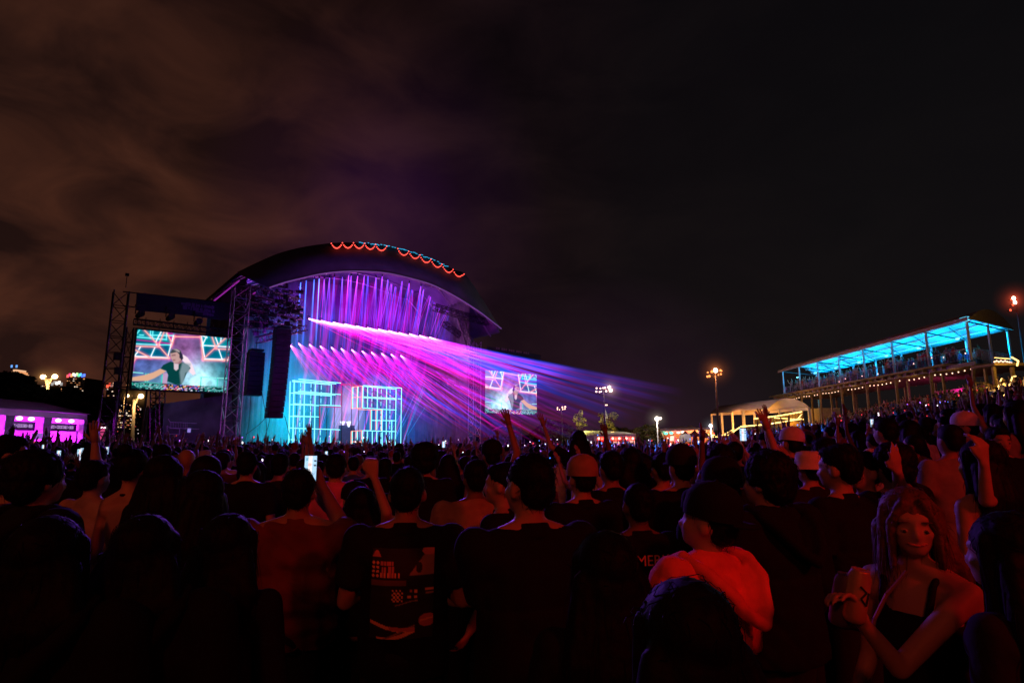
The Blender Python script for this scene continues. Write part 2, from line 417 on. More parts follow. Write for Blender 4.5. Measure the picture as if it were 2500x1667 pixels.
# boxes clamped on the left tower
for (py, s_) in ((870, .5), (905, .42), (940, .5)):
    b = MB(); b.box(sp(287, py, -.35), (s_, .4, .5), ST.u, ST.n); b.box(sp(284, py+4, -.6), (.18, .16, .2), ST.u, ST.n)
    tw = b.build('clamped_box', M_BLACK, tw_l)
b = MB(); p = sp(307, 702, .3); b.tube(p, p+Vector((0, 0, .9)), .025, n=5); b.box(p+Vector((0, 0, 1.0)), (.25, .2, .2), ST.u, ST.n); b.build('wind_sensor', M_BLACK, tw_l)

# banner over the left screen
def quad_on(pts, k): return [sp(x, y, k) for x, y in pts]
bn = thing('banner', 'long dark banner with faint mirrored lettering above the left video screen', 'banner', sp(450, 775, 0))
b = MB(); b.slab(quad_on([(334, 714), (562, 742), (556, 779), (331, 757)], -.1), ST.n*.08); b.build('cloth', mat('navy_banner_cloth', (.018, .016, .03), .8, 0, .3, 1), bn)
b = MB(); rx_ = random.Random(2)   # three rows of word-like marks too faint to read
for row, (xa, ya, xb, yb_) in enumerate(((444, 741, 523, 751), (448, 750, 523, 761), (478, 761, 523, 770))):
    x = xa
    while x < xb:
        f = (x-xa)/(xb-xa); y = ya+(yb_-ya)*f; b.box(sp(x, y, -.2), (.10, .02, rx_.choice([.16, .24, .3])), ST.u, ST.n); x += rx_.choice([3.2, 3.2, 3.6, 6])
b.build('faint_print', mat('banner_ink', (.12, .08, .16), .7), bn)
b = MB()
b.path([sp(300, 712, .1), sp(562, 740, .1)], .05); b.path([sp(300, 746, .1), sp(556, 782, .1)], .05)
b.build('hanging_bar', M_STEEL, bn)
lattice_thing('lighting_truss', 'horizontal truss bar hanging above the left video screen', 'truss', sp(326, 785, 0), sp(566, 812, 0), .42, 26, M_STEEL, r=.035, rb=.02)
def fixture(name, label, cat, pos, aim, s=1.0, group=None):
    """moving-head lamp: yoke, body, lens"""
    t = thing(name, label, cat, pos, group); pos = Vector(pos); d = (Vector(aim)-pos).normalized(); x, y = perp(d)
    b = MB(); b.tube(pos-d*.28*s, pos+d*.22*s, .12*s, .17*s, 8); b.build('body', M_BLACK, t)
    b = MB(); b.tube(pos-x*.2*s, pos-x*.2*s+Vector((0, 0, .42*s)), .03*s, n=4); b.tube(pos+x*.2*s, pos+x*.2*s+Vector((0, 0, .42*s)), .03*s, n=4); b.box(pos+Vector((0, 0, .45*s)), (.45*s, .22*s, .1*s), x, x.cross(Vector((0, 0, 1)))); b.build('yoke', M_STEEL, t)
    return t
for x, y, lab in ((341, 768, 'leftmost of the dark lamps standing on the truss above the left screen'), (415, 775, 'middle one of the dark lamps standing on the truss above the left screen'), (483, 786, 'rightmost of the dark lamps standing on the truss above the left screen')):
    fixture('stage_lamp', lab, 'stage lamp', sp(x, y, -.1), sp(x+40, y-30, -3), 1.5)
# screens
def raster(W=224, Hh=126):
    yy, xx = np.mgrid[0:Hh, 0:W]; U = (xx+.5)/W; V = (yy+.5)/Hh
    img = np.zeros((Hh, W, 3)); ar = W/Hh
    def blend(mask, col): 
        nonlocal img; img = img*(1-mask[..., None])+np.array(col)*mask[..., None]
    def addc(mask, col): 
        nonlocal img; img = img+np.array(col)*mask[..., None]
    def gauss(cx, cy, sx, sy): return np.exp(-((U-cx)/sx)**2-((V-cy)/sy)**2)
    def poly(pts, soft=.004):
        m = np.zeros_like(U, bool); n = len(pts); dist = np.full(U.shape, 9.0)
        for i in range(n):
            x0, y0 = pts[i]; x1, y1 = pts[(i+1) % n]
            c = ((y0 > V) != (y1 > V)) & (U < (x1-x0)*(V-y0)/((y1-y0) or 1e-9)+x0); m ^= c
            dist = np.minimum(dist, seg(x0, y0, x1, y1))
        sd = np.where(m, dist, -dist); return np.clip(.5+sd/(2*soft), 0, 1)
    def seg(x0, y0, x1, y1):
        px, py = (U-x0)*ar, V-y0; dx, dy = (x1-x0)*ar, y1-y0; t = np.clip((px*dx+py*dy)/(dx*dx+dy*dy+1e-12), 0, 1)
        return np.hypot(px-t*dx, py-t*dy)
    def line(x0, y0, x1, y1, w, col, glow=None):
        d = seg(x0, y0, x1, y1)
        if glow is not None: addc(np.exp(-(d/(w*2.2))**2)*.55, glow)
        blend(np.clip(1-(d-w/2)/.006, 0, 1), col)
    # zoom-pixel -> unit square (bilinear quad inverse)
    TL, TR, BR, BL = map(np.array, ((150., 110.), (2025., 330.), (1955., 1460.), (50., 1290.)))
    def q(x, y):
        a, b = .5, .5
        for _ in range(20):
            p = (1-b)*((1-a)*TL+a*TR)+b*((1-a)*BL+a*BR); du = (1-b)*(TR-TL)+b*(BR-BL); dv = (1-a)*(BL-TL)+a*(BR-TR)
            J = np.linalg.solve(np.array([du, dv]).T, np.array([x, y])-p); a += J[0]; b += J[1]
        return a, b
    img[:] = np.array((.05, .10, .20))
    addc(gauss(.12, .62, .3, .2), (.10, .10, .30)); addc(gauss(.5, .30, .2, .35), (.34, .07, .22)); addc(gauss(.9, .8, .35, .4), (.0, .22, .20))
    addc(gauss(.66, .72, .16, .26), (.42, .55, .55)); addc(gauss(.72, .95, .2, .25), (.35, .5, .5)); addc(gauss(.40, .85, .3, .2), (.12, .25, .28))
    addc(gauss(.55, .45, .12, .12), (.18, .12, .22))
    n1 = np.array([[noise.fractal(Vector((x*.05, y*.05, 0)), 1, 2, 4) for x in range(W)] for y in range(Hh)])
    img *= (1+.45*n1)[..., None]
    cy = (.0, .28, .36); cyl = (.25, .95, .95); wh = (.95, 1, 1); rd = (1., .22, .18); rg = (.9, .0, .12); mg = (.5, .0, .32)
    blend(poly([q(150, 110), q(850, 200), q(740, 700), q(80, 650)]), (.0, .17, .30))
    blend(poly([q(150, 110), q(850, 200), q(790, 400), q(130, 330)])*.8, (.0, .30, .36))
    blend(poly([q(120, 310), q(780, 400), q(780, 440), q(480, 380), q(120, 335)]), mg); blend(poly([q(700, 180), q(830, 195), q(800, 400), q(740, 300)])*.9, mg)
    blend(poly([q(1390, 260), q(2025, 330), q(1990, 780), q(1430, 730)]), (.0, .22, .34))
    blend(poly([q(1390, 260), q(2025, 330), q(2010, 500), q(1400, 450)])*.7, (.0, .36, .42))
    for l in ((130,265,700,330),(190,230,265,232),(390,235,820,250),(110,405,520,432),(560,432,780,440),(140,205,190,130),(395,150,385,240),(437,150,428,280),(700,185,690,330)): line(*q(*l[:2]), *q(*l[2:]), .012, cyl, (.0, .25, .3))
    for l in ((590,170,490,380),(480,480,410,650),(215,460,180,520),(160,570,110,640),(830,250,730,660),(110,655,740,700),(1400,460,2010,510),(1680,300,1740,460),(1750,550,1830,770),(1410,260,1500,300),(1490,280,1400,470),(1415,470,1460,730),(1440,740,1990,775),(1385,280,1415,460),(1795,310,1790,400)): line(*q(*l[:2]), *q(*l[2:]), .014, wh, (.0, .35, .4))
    for l in ((275,125,540,440),(540,440,760,710),(645,180,545,440),(110,450,540,475),(105,520,400,690),(110,680,740,715),(700,190,800,400),(130,690,80,780),(855,270,1370,290),(855,260,790,480),(1370,270,1425,750),(1430,765,1990,795),(1605,290,1690,520),(1890,320,1430,745),(1690,540,2010,558),(1990,720,1850,780),(75,780,60,950)): line(*q(*l[:2]), *q(*l[2:]), .013, (1, .55, .48), rg)
    for l in ((65,970,265,995),(1380,1115,1525,1120),(1555,1128,1700,1140),(1730,1145,1970,1165)): line(*q(*l[:2]), *q(*l[2:]), .010, (.35, .9, .85))
    for l in ((315,1010,305,1310),(360,1010,345,1310),(625,1040,610,1340),(1395,1120,1385,1400),(1735,1160,1725,1440)): line(*q(*l[:2]), *q(*l[2:]), .011, (.1, .75, .6), (.0, .2, .2))
    # the performer
    blend(poly([q(640,1000), q(730,1010), q(720,1225), q(630,1225)])*.7, (.75, .45, .65))
    skin = (.62, .42, .40); skl = (.95, .80, .88)
    blend(poly([q(1020,640), q(1110,700), q(1200,830), q(1285,1040), q(1230,1070), q(1130,980), q(1050,800), q(1010,760)], .008), skl)
    blend(poly([q(590,915), q(700,970), q(480,1100), q(350,1150), q(60,1140), q(60,1070), q(300,1030), q(450,985)], .008), (.78, .50, .36))
    blend(poly([q(780,775), q(860,800), q(1000,790), q(1120,850), q(1180,920), q(1110,1010), q(1060,1130), q(1000,1250), q(880,1240), q(720,1170), q(740,1050), q(700,960), q(590,915), q(640,840)], .006), (.006, .10, .10))
    blend(poly([q(1010,800), q(1180,830), q(1150,990), q(1080,1020), q(1040,1200), q(990,1250), q(960,1000)], .02)*.75, (.35, .45, .5))
    blend(poly([q(845,800), q(940,800), q(935,930), q(890,965), q(850,930)], .008), (.75, .62, .68))
    blend(poly([q(850,760), q(1000,720), q(1000,800), q(950,830), q(860,820)], .01), (.45, .25, .28))
    blend(poly([q(775,600), q(800,570), q(930,560), q(975,640), q(985,740), q(930,800), q(850,810), q(815,760), q(780,690)], .006), skin)
    blend(poly([q(800,640), q(870,630), q(880,660), q(800,670)], .01)*.7, (.25, .10, .14)); blend(poly([q(820,740), q(870,735), q(870,760), q(825,765)], .01)*.7, (.3, .1, .14))
    blend(poly([q(765,600), q(810,535), q(900,515), q(975,555), q(1010,660), q(985,690), q(950,640), q(900,585), q(800,610)], .006), (.10, .12, .13))
    blend(poly([q(830,530), q(900,525), q(970,570), q(955,600), q(880,560)], .01)*.8, (.62, .50, .52))
    blend(poly([q(955,560), q(1010,640), q(1030,720), q(1000,760), q(950,700)], .008), (.05, .05, .09))
    # desk
    blend(poly([q(40,1150), q(400,1190), q(620,1210), q(1340,1290), q(1980,1330), q(1955,1470), q(40,1300)], .006), (.005, .05, .06))
    blend(poly([q(640,1225), q(730,1235), q(700,1360), q(620,1345)], .01), (.4, .01, .1))
    rr = random.Random(3)
    for i in range(230):
        x = rr.uniform(60, 1950); y = 1165+x*.085+rr.uniform(10, 120); c = rr.choice([(.1, .6, .5), (.3, .8, .8), (.7, .8, .9), (.05, .3, .3)])
        if 650 < x < 1350: c = rr.choice([(.9, .5, .7), (1, .5, .1), (.9, .9, 1), (.3, .25, .9), (.8, .1, .3)])
        a = q(x, y); e = q(x+rr.uniform(4, 38), y+rr.uniform(-14, 8)); line(*a, *e, .006, c)
    for cx, cyv in ((400, 1225), (1700, 1360)):
        for s_ in (1.0, .8): 
            pts = [q(cx+s_*230*math.cos(a), cyv+s_*42*math.sin(a)+.08*s_*230*math.cos(a)) for a in np.linspace(0, 2*math.pi, 26)]
            for a, e in zip(pts, pts[1:]): line(*a, *e, .005, (.15, .5, .5))
    return np.clip(np.clip(img, 0, 1.3)**1.3*1.05, 0, 1.3)
SCREEN_IMG = raster()
def image_grid(img, P00, PU, PV, flip=False):
    """a lit panel whose lamps carry the picture; P00 top left, PU along, PV down"""
    h, w_, _ = img.shape; b = MB(); vs = []; cs = []
    src = img[:, ::-1] if flip else img
    for j in range(h):
        for i in range(w_):
            vs.append(P00+PU*(i/(w_-1))+PV*(j/(h-1))); cs.append(tuple(src[j, i]))
    fs = [(j*w_+i, (j+1)*w_+i, (j+1)*w_+i+1, j*w_+i+1) for j in range(h-1) for i in range(w_-1)]
    b.add(vs, fs, cs); return b
def video_screen(label, tlx, tly, trx, try_, ybl, flip, k=0):
    uL_, z1 = ST.at(tlx, tly, k); uR_, _ = ST.at(trx, try_, k); _, z0 = ST.at(tlx-8 if not flip else tlx, ybl, k)
    t = thing('video_screen', label, 'video screen', ST.W((uL_+uR_)/2, k, z0-.3))
    b = MB(); b.box(ST.W((uL_+uR_)/2, k+.22, (z0+z1)/2), (uR_-uL_+.25, .3, z1-z0+.25), ST.u, ST.n); b.build('casing', M_BLACK, t)
    g = image_grid(SCREEN_IMG, ST.W(uL_, k, z1), ST.u*(uR_-uL_), Vector((0, 0, z0-z1)), flip); g.build('display', vcol_emis('led_display', 1.0), t)
    return t, uL_, uR_, z0, z1
scr, sa, sb_, sz0, sz1 = video_screen('large left video screen showing a performer in headphones at a desk, beside the stage', 336, 804, 565, 832, 948, False)
b = MB()
for i in range(7):
    u = sa+(sb_-sa)*(i+.5)/7; b.tube(ST.W(u, .1, sz1+.1), ST.W(u, .1, sz1+1.0), .03, n=4)
b.build('hanger', M_STEEL, scr)
scr2, ra, rb_, rz0, rz1 = video_screen('small right video screen with the same performer mirrored, right of the stage', 1185, 903, 1310, 917, 1008, True)
# screen light on things around
lamp('AREA', 'left_screen_glow', ST.W((sa+sb_)/2, -.4, (sz0+sz1)/2), (.35, .8, 1), 160, 4, target=ST.W((sa+sb_)/2+4, -10, 0))
# scrim below the left screen and below the right one
def scrim(label, pts, k, name='printed_scrim'):
    o = MB().slab(quad_on(pts, k), ST.n*.04); ob = o.build(name, M_SCRIM); tag(ob, label, 'scrim'); return ob
t = thing('scrim_wall', 'dark translucent mesh scrim with a faint storage house drawing under the left video screen', 'scrim', sp(480, 1085, .3))
b = MB(); b.slab(quad_on([(400, 985), (565, 962), (572, 1092), (396, 1085)], .3), ST.n*.05); b.build('cloth', mat('scrim_cloth', (.10, .13, .15), .9, 0, .7, .5), t)
b = MB(); pk = lambda x, y: sp(380+x/11.76, 980+y/11.76, .2)
b.path([pk(420, 760), pk(330, 700), pk(330, 940), pk(680, 950), pk(690, 780), pk(420, 760)], .03, 4)
for i in range(11): b.tube(pk(420+i*48, 590), pk(420+i*48, 740), .018, n=4)
b.path([pk(360, 500), pk(420, 590), pk(1180, 630)], .03, 4); b.path([pk(420, 755), pk(1250, 790)], .03, 4)
b.build('line_print', mat('scrim_print', (.35, .3, .5), .8), t)
b = MB(); b.box(pk(960, 825), (.22, .03, .32), ST.u, ST.n); b.build('lit_panel', emis('lilac_panel', (.3, .22, .7), 1.0), t)
t = thing('lattice_stand', 'short black lattice support leg under the left screen', 'truss', sp(385, 1080, .6))
C, B = lattice(sp(385, 1085, .6), sp(385, 955, .6), .7, 8); C.build('chord', M_STEEL, t); B.build('bracing', M_STEEL, t)
for px_ in (352, 345):
    b = MB(); q0 = sp(px_, 1085, 3+px_*.01); b.tube(q0, Vector((q0.x, q0.y, sp(px_, 900 if px_ == 345 else 985, 3).z)), .12, .07, 8)
    ob = b.build('guy_pole', mat('tan_pole', (.3, .25, .15), .6)); tag(ob, 'thin pale pole behind the left screen tower, %s one' % ('taller' if px_ == 345 else 'shorter'), 'pole')  # poles in a pale tan colour
t = thing('scrim_wall', 'violet-lit printed scrim with gabled logo and faint lettering under the right video screen', 'scrim', sp(1240, 1090, .3))
b = MB(); b.slab(quad_on([(1172, 1022), (1275, 1026), (1275, 1092), (1172, 1092)], .3), ST.n*.05); b.build('cloth', mat('scrim_cloth2', (.2, .15, .22), .9, 0, .5, .5), t)
text_mesh('Northcoast', 1.05, mat('scrim_print2', (.3, .18, .5), .8), 'lettering', t, sp(1224, 1066, .2), ST.u, Vector((0, 0, 1)))
b = MB(); b.path([sp(1200, 1052, .2), sp(1225, 1040, .2), sp(1240, 1046, .2), sp(1268, 1056, .2)], .12, 4); b.build('gable_mark', mat('gable_print', (.45, .08, .4), .8), t)
t = thing('banner', 'dark banner with faint lines of print above the right video screen', 'banner', sp(1250, 870, 0))
b = MB(); b.slab(quad_on([(1190, 846), (1320, 866), (1320, 888), (1190, 870)], -.1), ST.n*.08); b.build('cloth', MATS['navy_banner_cloth'], t)
b = MB(); x = 1213
while x < 1292: b.box(sp(x, 850+(x-1213)*.16, -.2), (.22, .02, .22), ST.u, ST.n); x += 5 if int(x) % 3 else 8
b.build('faint_print', mat('banner_ink2', (.22, .10, .13), .7), t)

# loudspeaker arrays hung left of the opening
def line_array(label, x0t, x1t, yt, x0b, x1b, yb, k, n, bow):
    uA, zt_ = ST.at((x0t+x1t)/2, yt, k); wd = ST.at(x1t, yt, k)[0]-ST.at(x0t, yt, k)[0]; zb = ST.at((x0b+x1b)/2, yb, k)[1]; ub = ST.at((x0b+x1b)/2, yb, k)[0]
    t = thing('speaker_array', label, 'speaker array', ST.W(uA, k, zb))
    for i in range(n):
        f = (i+.5)/n; z = zt_+(zb-zt_)*f; h = abs(zt_-zb)/n; kk = k+bow*f*f
        b = MB(); b.box(ST.W(uA+(ub-uA)*f*.25, kk, z), (wd, .95, h*.93), ST.u, ST.n)
        for s_ in (-1, 1): b.box(ST.W(uA+(ub-uA)*f*.25+s_*wd*.25, kk-.49, z), (wd*.38, .03, h*.6), ST.u, ST.n)
        b.build('speaker_box', M_BLACK, t)
    b = MB(); b.box(ST.W(uA, k, zt_+.15), (wd*.8, 1.2, .16), ST.u, ST.n); b.tube(ST.W(uA, k, zt_), ST.W(uA, k, zt_+2.2), .03, n=4); b.build('rigging_frame', M_STEEL, t)
line_array('long black loudspeaker column hanging at the left of the stage opening', 671, 708, 805, 658, 696, 1020, -1.6, 16, .9)
line_array('shorter black loudspeaker column hanging between tower and long column', 606, 644, 860, 606, 642, 966, 0, 9, .3)
# trusses and clutter in the roof's left shoulder
for i, (a, c, k0, k1, wd) in enumerate(((( 590, 705), (735, 742), -1, 3, .7), ((600, 745), (735, 772), 0, 4, .6), ((592, 790), (700, 800), 0, 3, .5), ((630, 830), (745, 800), 1, 5, .5), ((600, 700), (640, 800), 1, 3, .5), ((1060, 750), (1200, 790), 0, 1, .6), ((1085, 790), (1165, 850), 2, 4, .5), ((1120, 760), (1165, 905), 1, 1, .6))):
    lattice_thing('rigging_truss', ['upper', 'second', 'third', 'slanting', 'steep', 'long', 'inner', 'steep'][i]+' dark lattice truss in the stage roof\'s '+('left' if i < 5 else 'right')+' shoulder', 'truss', sp(*a, k0), sp(*c, k1), wd, 12, M_STEEL, r=.05, rb=.03)
clut = MB(); rr = random.Random(5)
for i in range(190):
    x = rr.uniform(592, 742); y = 705+(x-592)*.12+rr.gauss(38, 34)
    if y < 690 or y > 835: continue
    clut.box(sp(x, y, rr.uniform(-1, 5)), (rr.uniform(.1, .55), rr.uniform(.1, .4), rr.uniform(.08, .45)), ST.u, ST.n)
tag(clut.build('rigging_gear', M_STEEL), 'tangle of small clamps, motors and lamps clustered over the left speaker columns', 'rigging', kind='stuff')
gl = MB()
for i in range(70):
    x = rr.uniform(588, 745); y = 695+rr.uniform(0, 95); gl.box(sp(x, y, rr.uniform(-1, 3)), (rr.uniform(.04, .16), .05, rr.uniform(.03, .08)), ST.u, ST.n)
tag(gl.build('reflector_tabs', mat('chrome_tabs', (.6, .55, .7), .3, .5)), 'tiny glinting metal tabs scattered in the rigging above the left speaker columns', 'rigging', kind='stuff')
# loose cables
cb = thing('hanging_cables', 'thin black cables looping down beside the long loudspeaker column', 'cables', sp(640, 1090, 0))
for (x0, y0, x1, y1, sg) in ((612, 966, 598, 1075, 6), (700, 860, 600, 1060, 30), (695, 1015, 712, 1090, 3), (640, 960, 650, 1080, 8), (660, 900, 640, 1080, 18)):
    pts = [sp(x0+(x1-x0)*t+sg*math.sin(math.pi*t)*.6, y0+(y1-y0)*t+sg*math.sin(math.pi*t), -1) for t in np.linspace(0, 1, 12)]
    MB().path(pts, .025, 4).build('cable', M_BLACK, cb)

# neon frame: LED tubes standing on the deck
S2 = 7.468
def g2(x, y, k): return sp(690+x/S2, 900+y/S2, k)
CYN = emis('cyan_tube', (.30, 1.0, 1.0), 1.5); ORG = emis('coral_tube', (1.0, .34, .26), 1.4); RED = emis('red_tube', (.75, .02, .12), .9); DIM = emis('dim_cyan_tube', (.08, .45, .55), .9)
GRID_L = dict(c=[(138,228,108,1500),(212,205,182,1480),(402,230,378,1490),(597,245,573,1490),(290,188,1060,260),(175,213,975,275),(175,232,870,290),(285,408,1060,470),(205,425,960,480),(135,440,870,495),(125,650,660,670),(205,637,560,655),(675,660,1060,675),(120,865,660,875),(190,857,560,872),(115,1078,1045,1110),(115,1288,250,1295),(888,285,880,655),(877,1105,868,1500)],
  d=[(328,250,303,1490),(520,265,497,1490),(707,285,697,650),(688,1105,683,1500),(250,1290,250,1490),(1045,1320,1040,1500)],
  r=[(1072,262,1066,690),(675,690,1060,700),(1070,270,1400,300),(1075,292,1400,318),(680,700,676,1100),(967,1120,965,1500),(1052,1320,1050,1500)], m=[(260,1300,1040,1320)])
GRID_R = dict(c=[(1467,305,1460,710),(1550,320,1545,710),(1730,340,1722,730),(1897,345,1885,1500),(2068,360,2050,1500),(2168,350,2152,1510),(1622,750,1618,1110),(1722,750,1715,1110),(1815,735,1812,1130),(1470,305,2160,350),(1480,320,2060,370),(1470,510,2070,540),(1480,525,2060,560),(2100,545,2160,548),(1460,712,1820,735),(1830,738,2070,750),(1620,940,2070,945),(1460,1125,2070,1143),(1272,1135,1267,1500),(1362,1140,1357,1500),(1457,1125,1452,1500),(1545,1125,1540,1500),(1635,1130,1635,1500),(1717,1135,1710,1500),(1815,1150,1812,1500),(1990,930,1985,1500),(1282,330,1275,720),(1375,325,1367,715)],
  d=[(1635,330,1625,715),(1800,360,1790,700),(1960,370,1950,1500),(1795,1150,1790,1500),(1790,750,1790,1130)],
  o=[(1262,335,1250,725),(1360,325,1352,715),(1450,315,1443,705),(1262,335,1450,315),(1260,525,1450,512),(1250,725,1450,712),(1370,740,1810,754),(1600,750,1597,1120),(1700,750,1697,1120),(1805,750,1800,1130),(1250,1138,1450,1125),(1250,1140,1245,1500),(1340,1140,1337,1500),(1437,1130,1433,1500),(1250,1328,1440,1330)], m=[(1460,1332,1550,1332)])
DIM2 = emis('rear_cyan_tube', (.04, .55, .75), 1.0)
def neon(label, G, k):
    xs3 = [l[0] for g in G.values() for l in g]; t = thing('neon_frame', label, 'light frame', g2(sum(xs3)/len(xs3), 1500, k))
    for key, m in (('c', CYN), ('o', ORG), ('r', RED), ('m', DIM)):
        for l in G.get(key, []):
            MB().tube(g2(l[0], l[1], k), g2(l[2], l[3], k), .042 if key != 'r' else .034, n=6).build('light_tube', m, t)
    for l in G['c']:          # the lattice is a cage: a second, fainter layer of tubes stands behind the first
        MB().tube(g2(l[0]+9, l[1]+7, k+1.3), g2(l[2]+9, l[3]+7, k+1.3), .026, n=5).build('light_tube', DIM2, t)
    for l in G.get('d', []):
        b = MB(); a = g2(l[0], l[1], k+.6); e = g2(l[2], l[3], k+.6); n = max(3, int((a-e).length/.55))
        for i in range(n): b.tube(a.lerp(e, (i+.1)/n), a.lerp(e, (i+.8)/n), .03, n=5)
        b.build('light_tube', CYN, t)
    # dark standards that carry the tubes
    b = MB(); x0, x1 = min(xs3), max(xs3)
    for i in range(8):
        x = x0+(x1-x0)*i/7; b.tube(g2(x+12, 230, k+.25), g2(x-4, 1500, k+.25), .035, n=4)
    b.build('support_frame', M_STEEL, t)
neon('tall cyan neon tube lattice on the left half of the stage', GRID_L, 7.5)
neon('cyan and coral neon tube lattice on the stage\'s right half, squared hook shape', GRID_R, 7.5)
# booth between the lattices
bt = thing('performer_booth', 'small raised performer booth glowing white between the two neon lattices', 'booth', g2(1180, 1150, 9))
b = MB(); b.box(g2(1165, 1075, 9), (1.5, .7, .5), ST.u, ST.n); b.build('desk', mat('booth_blue', (.06, .07, .16), .5), bt)
b = MB(); b.box(g2(1165, 1290, 9), (1.5, .8, 2.3), ST.u, ST.n); b.build('riser', mat('riser_blue', (.05, .05, .12), .6), bt)
for x in (1095, 1205):
    MB().tube(g2(x, 958, 8.4), g2(x, 1062 if x == 1205 else 1025, 8.4), .30 if x == 1095 else .26, .08, 8).build('desk_lamp', emis('white_lamp', (.75, .8, 1.0), 1.6), bt)
# ------------------------------------------------------------------ show beams as glowing shafts, fade put into their colours, each leaving its lamp
BM = vcol_emis('beam_glow', 1.0, True, 1.3)
M_LENS = emis('hot_lens', (1, .75, .95), 4.0)
rb = random.Random(11)
def sc(c, f): return tuple(x*f for x in c)
PINKW = (1.0, .28, .78); MAG = (.62, .0, .38); VIO = (.20, .015, .62); BLU = (.005, .05, .75); REDC = (.55, .0, .05); LAV = (.28, .05, .72); CRIM = (.75, .0, .22)
upper = [(752.9,777.9),(783,783),(812.5,787),(840,791),(869,796),(896,800),(923,803.6),(948,807.5),(973,812),(999,815),(1024,819),(1048,823)]
lower = [(708,842),(728.6,838),(754.6,840),(781,844),(808,847),(832,850),(858,853),(883,856),(906,859),(931,862),(954,864),(977.5,867)]
ordn = ['leftmost', 'second', 'third', 'fourth', 'fifth', 'sixth', 'seventh', 'eighth', 'ninth', 'tenth', 'eleventh', 'rightmost']
def ends(px, py, Y): return P(px, py, Y)
for i, (x, y) in enumerate(upper):
    src = sp(x, y, 4.0)
    t = fixture('beam_lamp', '%s lamp of the upper slanting row in the stage, throwing pink beams right' % ordn[i], 'stage lamp', src, P(1500, 940, 36), .55, 'upper row of beam lamps')
    MB().ball(src, .075, 6, 4).build('lens', M_LENS, t)
    b = MB()
    for j in range(11):
        f = (j+rb.uniform(-.4, .4))/10.0
        # fan from near the row line down to a steeper line
        ex = 1640-250*f+rb.uniform(-60, 60); ey = 968+f*120+rb.uniform(-10, 10)-(11-i)*1.5
        Y = 33-4*f; e = P(ex, ey, Y); k = .9+.3*rb.random(); hue = rb.choice([MAG, MAG, MAG, VIO, LAV, CRIM])
        tail = BLU if ((f < .62 and rb.random() < .8)) else rb.choice([VIO, REDC, MAG])
        b.shaft(src, e, .04, rb.choice([.06, .07, .09, .11, .22]), [sc(PINKW, 3.6*k), sc(PINKW, 2.0*k), sc(hue, 1.9*k), sc(hue, 1.15*k), sc(tail, .75*k), sc(tail, .36*k), sc(tail, .05*k), (0, 0, 0)], 6)
    b.build('light_beam', BM, t)
for i, (x, y) in enumerate(lower):
    src = sp(x, y, 6.0)
    t = fixture('beam_lamp', '%s lamp of the lower slanting row in the stage, fanning beams downward' % ordn[i], 'stage lamp', src, P(x+200, y+150, 45), .5, 'lower row of beam lamps')
    MB().ball(src, .075, 6, 4).build('lens', M_LENS, t)
    b = MB()
    for j in range(11):
        f = (j+rb.uniform(-.3, .3))/10; ang = math.radians(57-27*f+rb.uniform(-1, 1)); f = max(0, f); Ln = (105+ (330+i*4)*f**1.5)*rb.uniform(.9, 1.05)
        ex = x+math.cos(ang)*Ln; ey = y+math.sin(ang)*Ln; Y = src.y-3-20*f
        if ey > 1115: s_ = (1115-y)/(ey-y); ex = x+(ex-x)*s_; ey = 1115
        e = P(ex, ey, Y); hue = rb.choice([MAG, MAG, VIO, CRIM, LAV]); tail = rb.choice([BLU, VIO, MAG, REDC])
        b.shaft(src, e, .03, rb.choice([.05, .06, .07, .08, .15]), [sc(PINKW, 2.6), sc(LAV if j % 2 else hue, 2.6), sc(hue, 1.7), sc(hue, 1.2), sc(tail, .95), sc(tail, .6), sc(tail, .3), (0, 0, 0)], 6)
    # the broad soft body of the fan
    e = P(x+72+i*3, y+100, src.y-4); b.shaft(src, e, .02, .75, [sc(PINKW, 2.2), sc(MAG, 1.1), sc(MAG, .4), sc(CRIM, .10), (0, 0, 0)], 10)
    b.build('light_beam', BM, t)
# long streaks further right, from lamps on the stage's right leg
for i in range(6):
    x, y = 1062+i*15, 905+i*9+ (i % 2)*6
    src = sp(x, y, 3.0)
    t = fixture('beam_lamp', '%s lamp on the inner right side of the stage, throwing streaks over the crowd' % ['first', 'second', 'third', 'fourth', 'fifth', 'last'][i], 'stage lamp', src, P(1300, 1050, 45), .5, 'side beam lamps')
    b = MB()
    for j in range(7):
        f = j/3; e = P(1275+i*28+rb.uniform(-20, 20), 1035+j*11+rb.uniform(-8, 8)-i*3, 40); c = rb.choice([BLU, VIO, MAG, CRIM, BLU])
        b.shaft(src, e, .05, rb.choice([.04, .06, .08, .14]), [sc(c, .2), sc(c, .6), sc(c, .6), sc(c, .34), sc(c, .24), sc(c, .1), (0, 0, 0)])
    b.build('light_beam', BM, t)
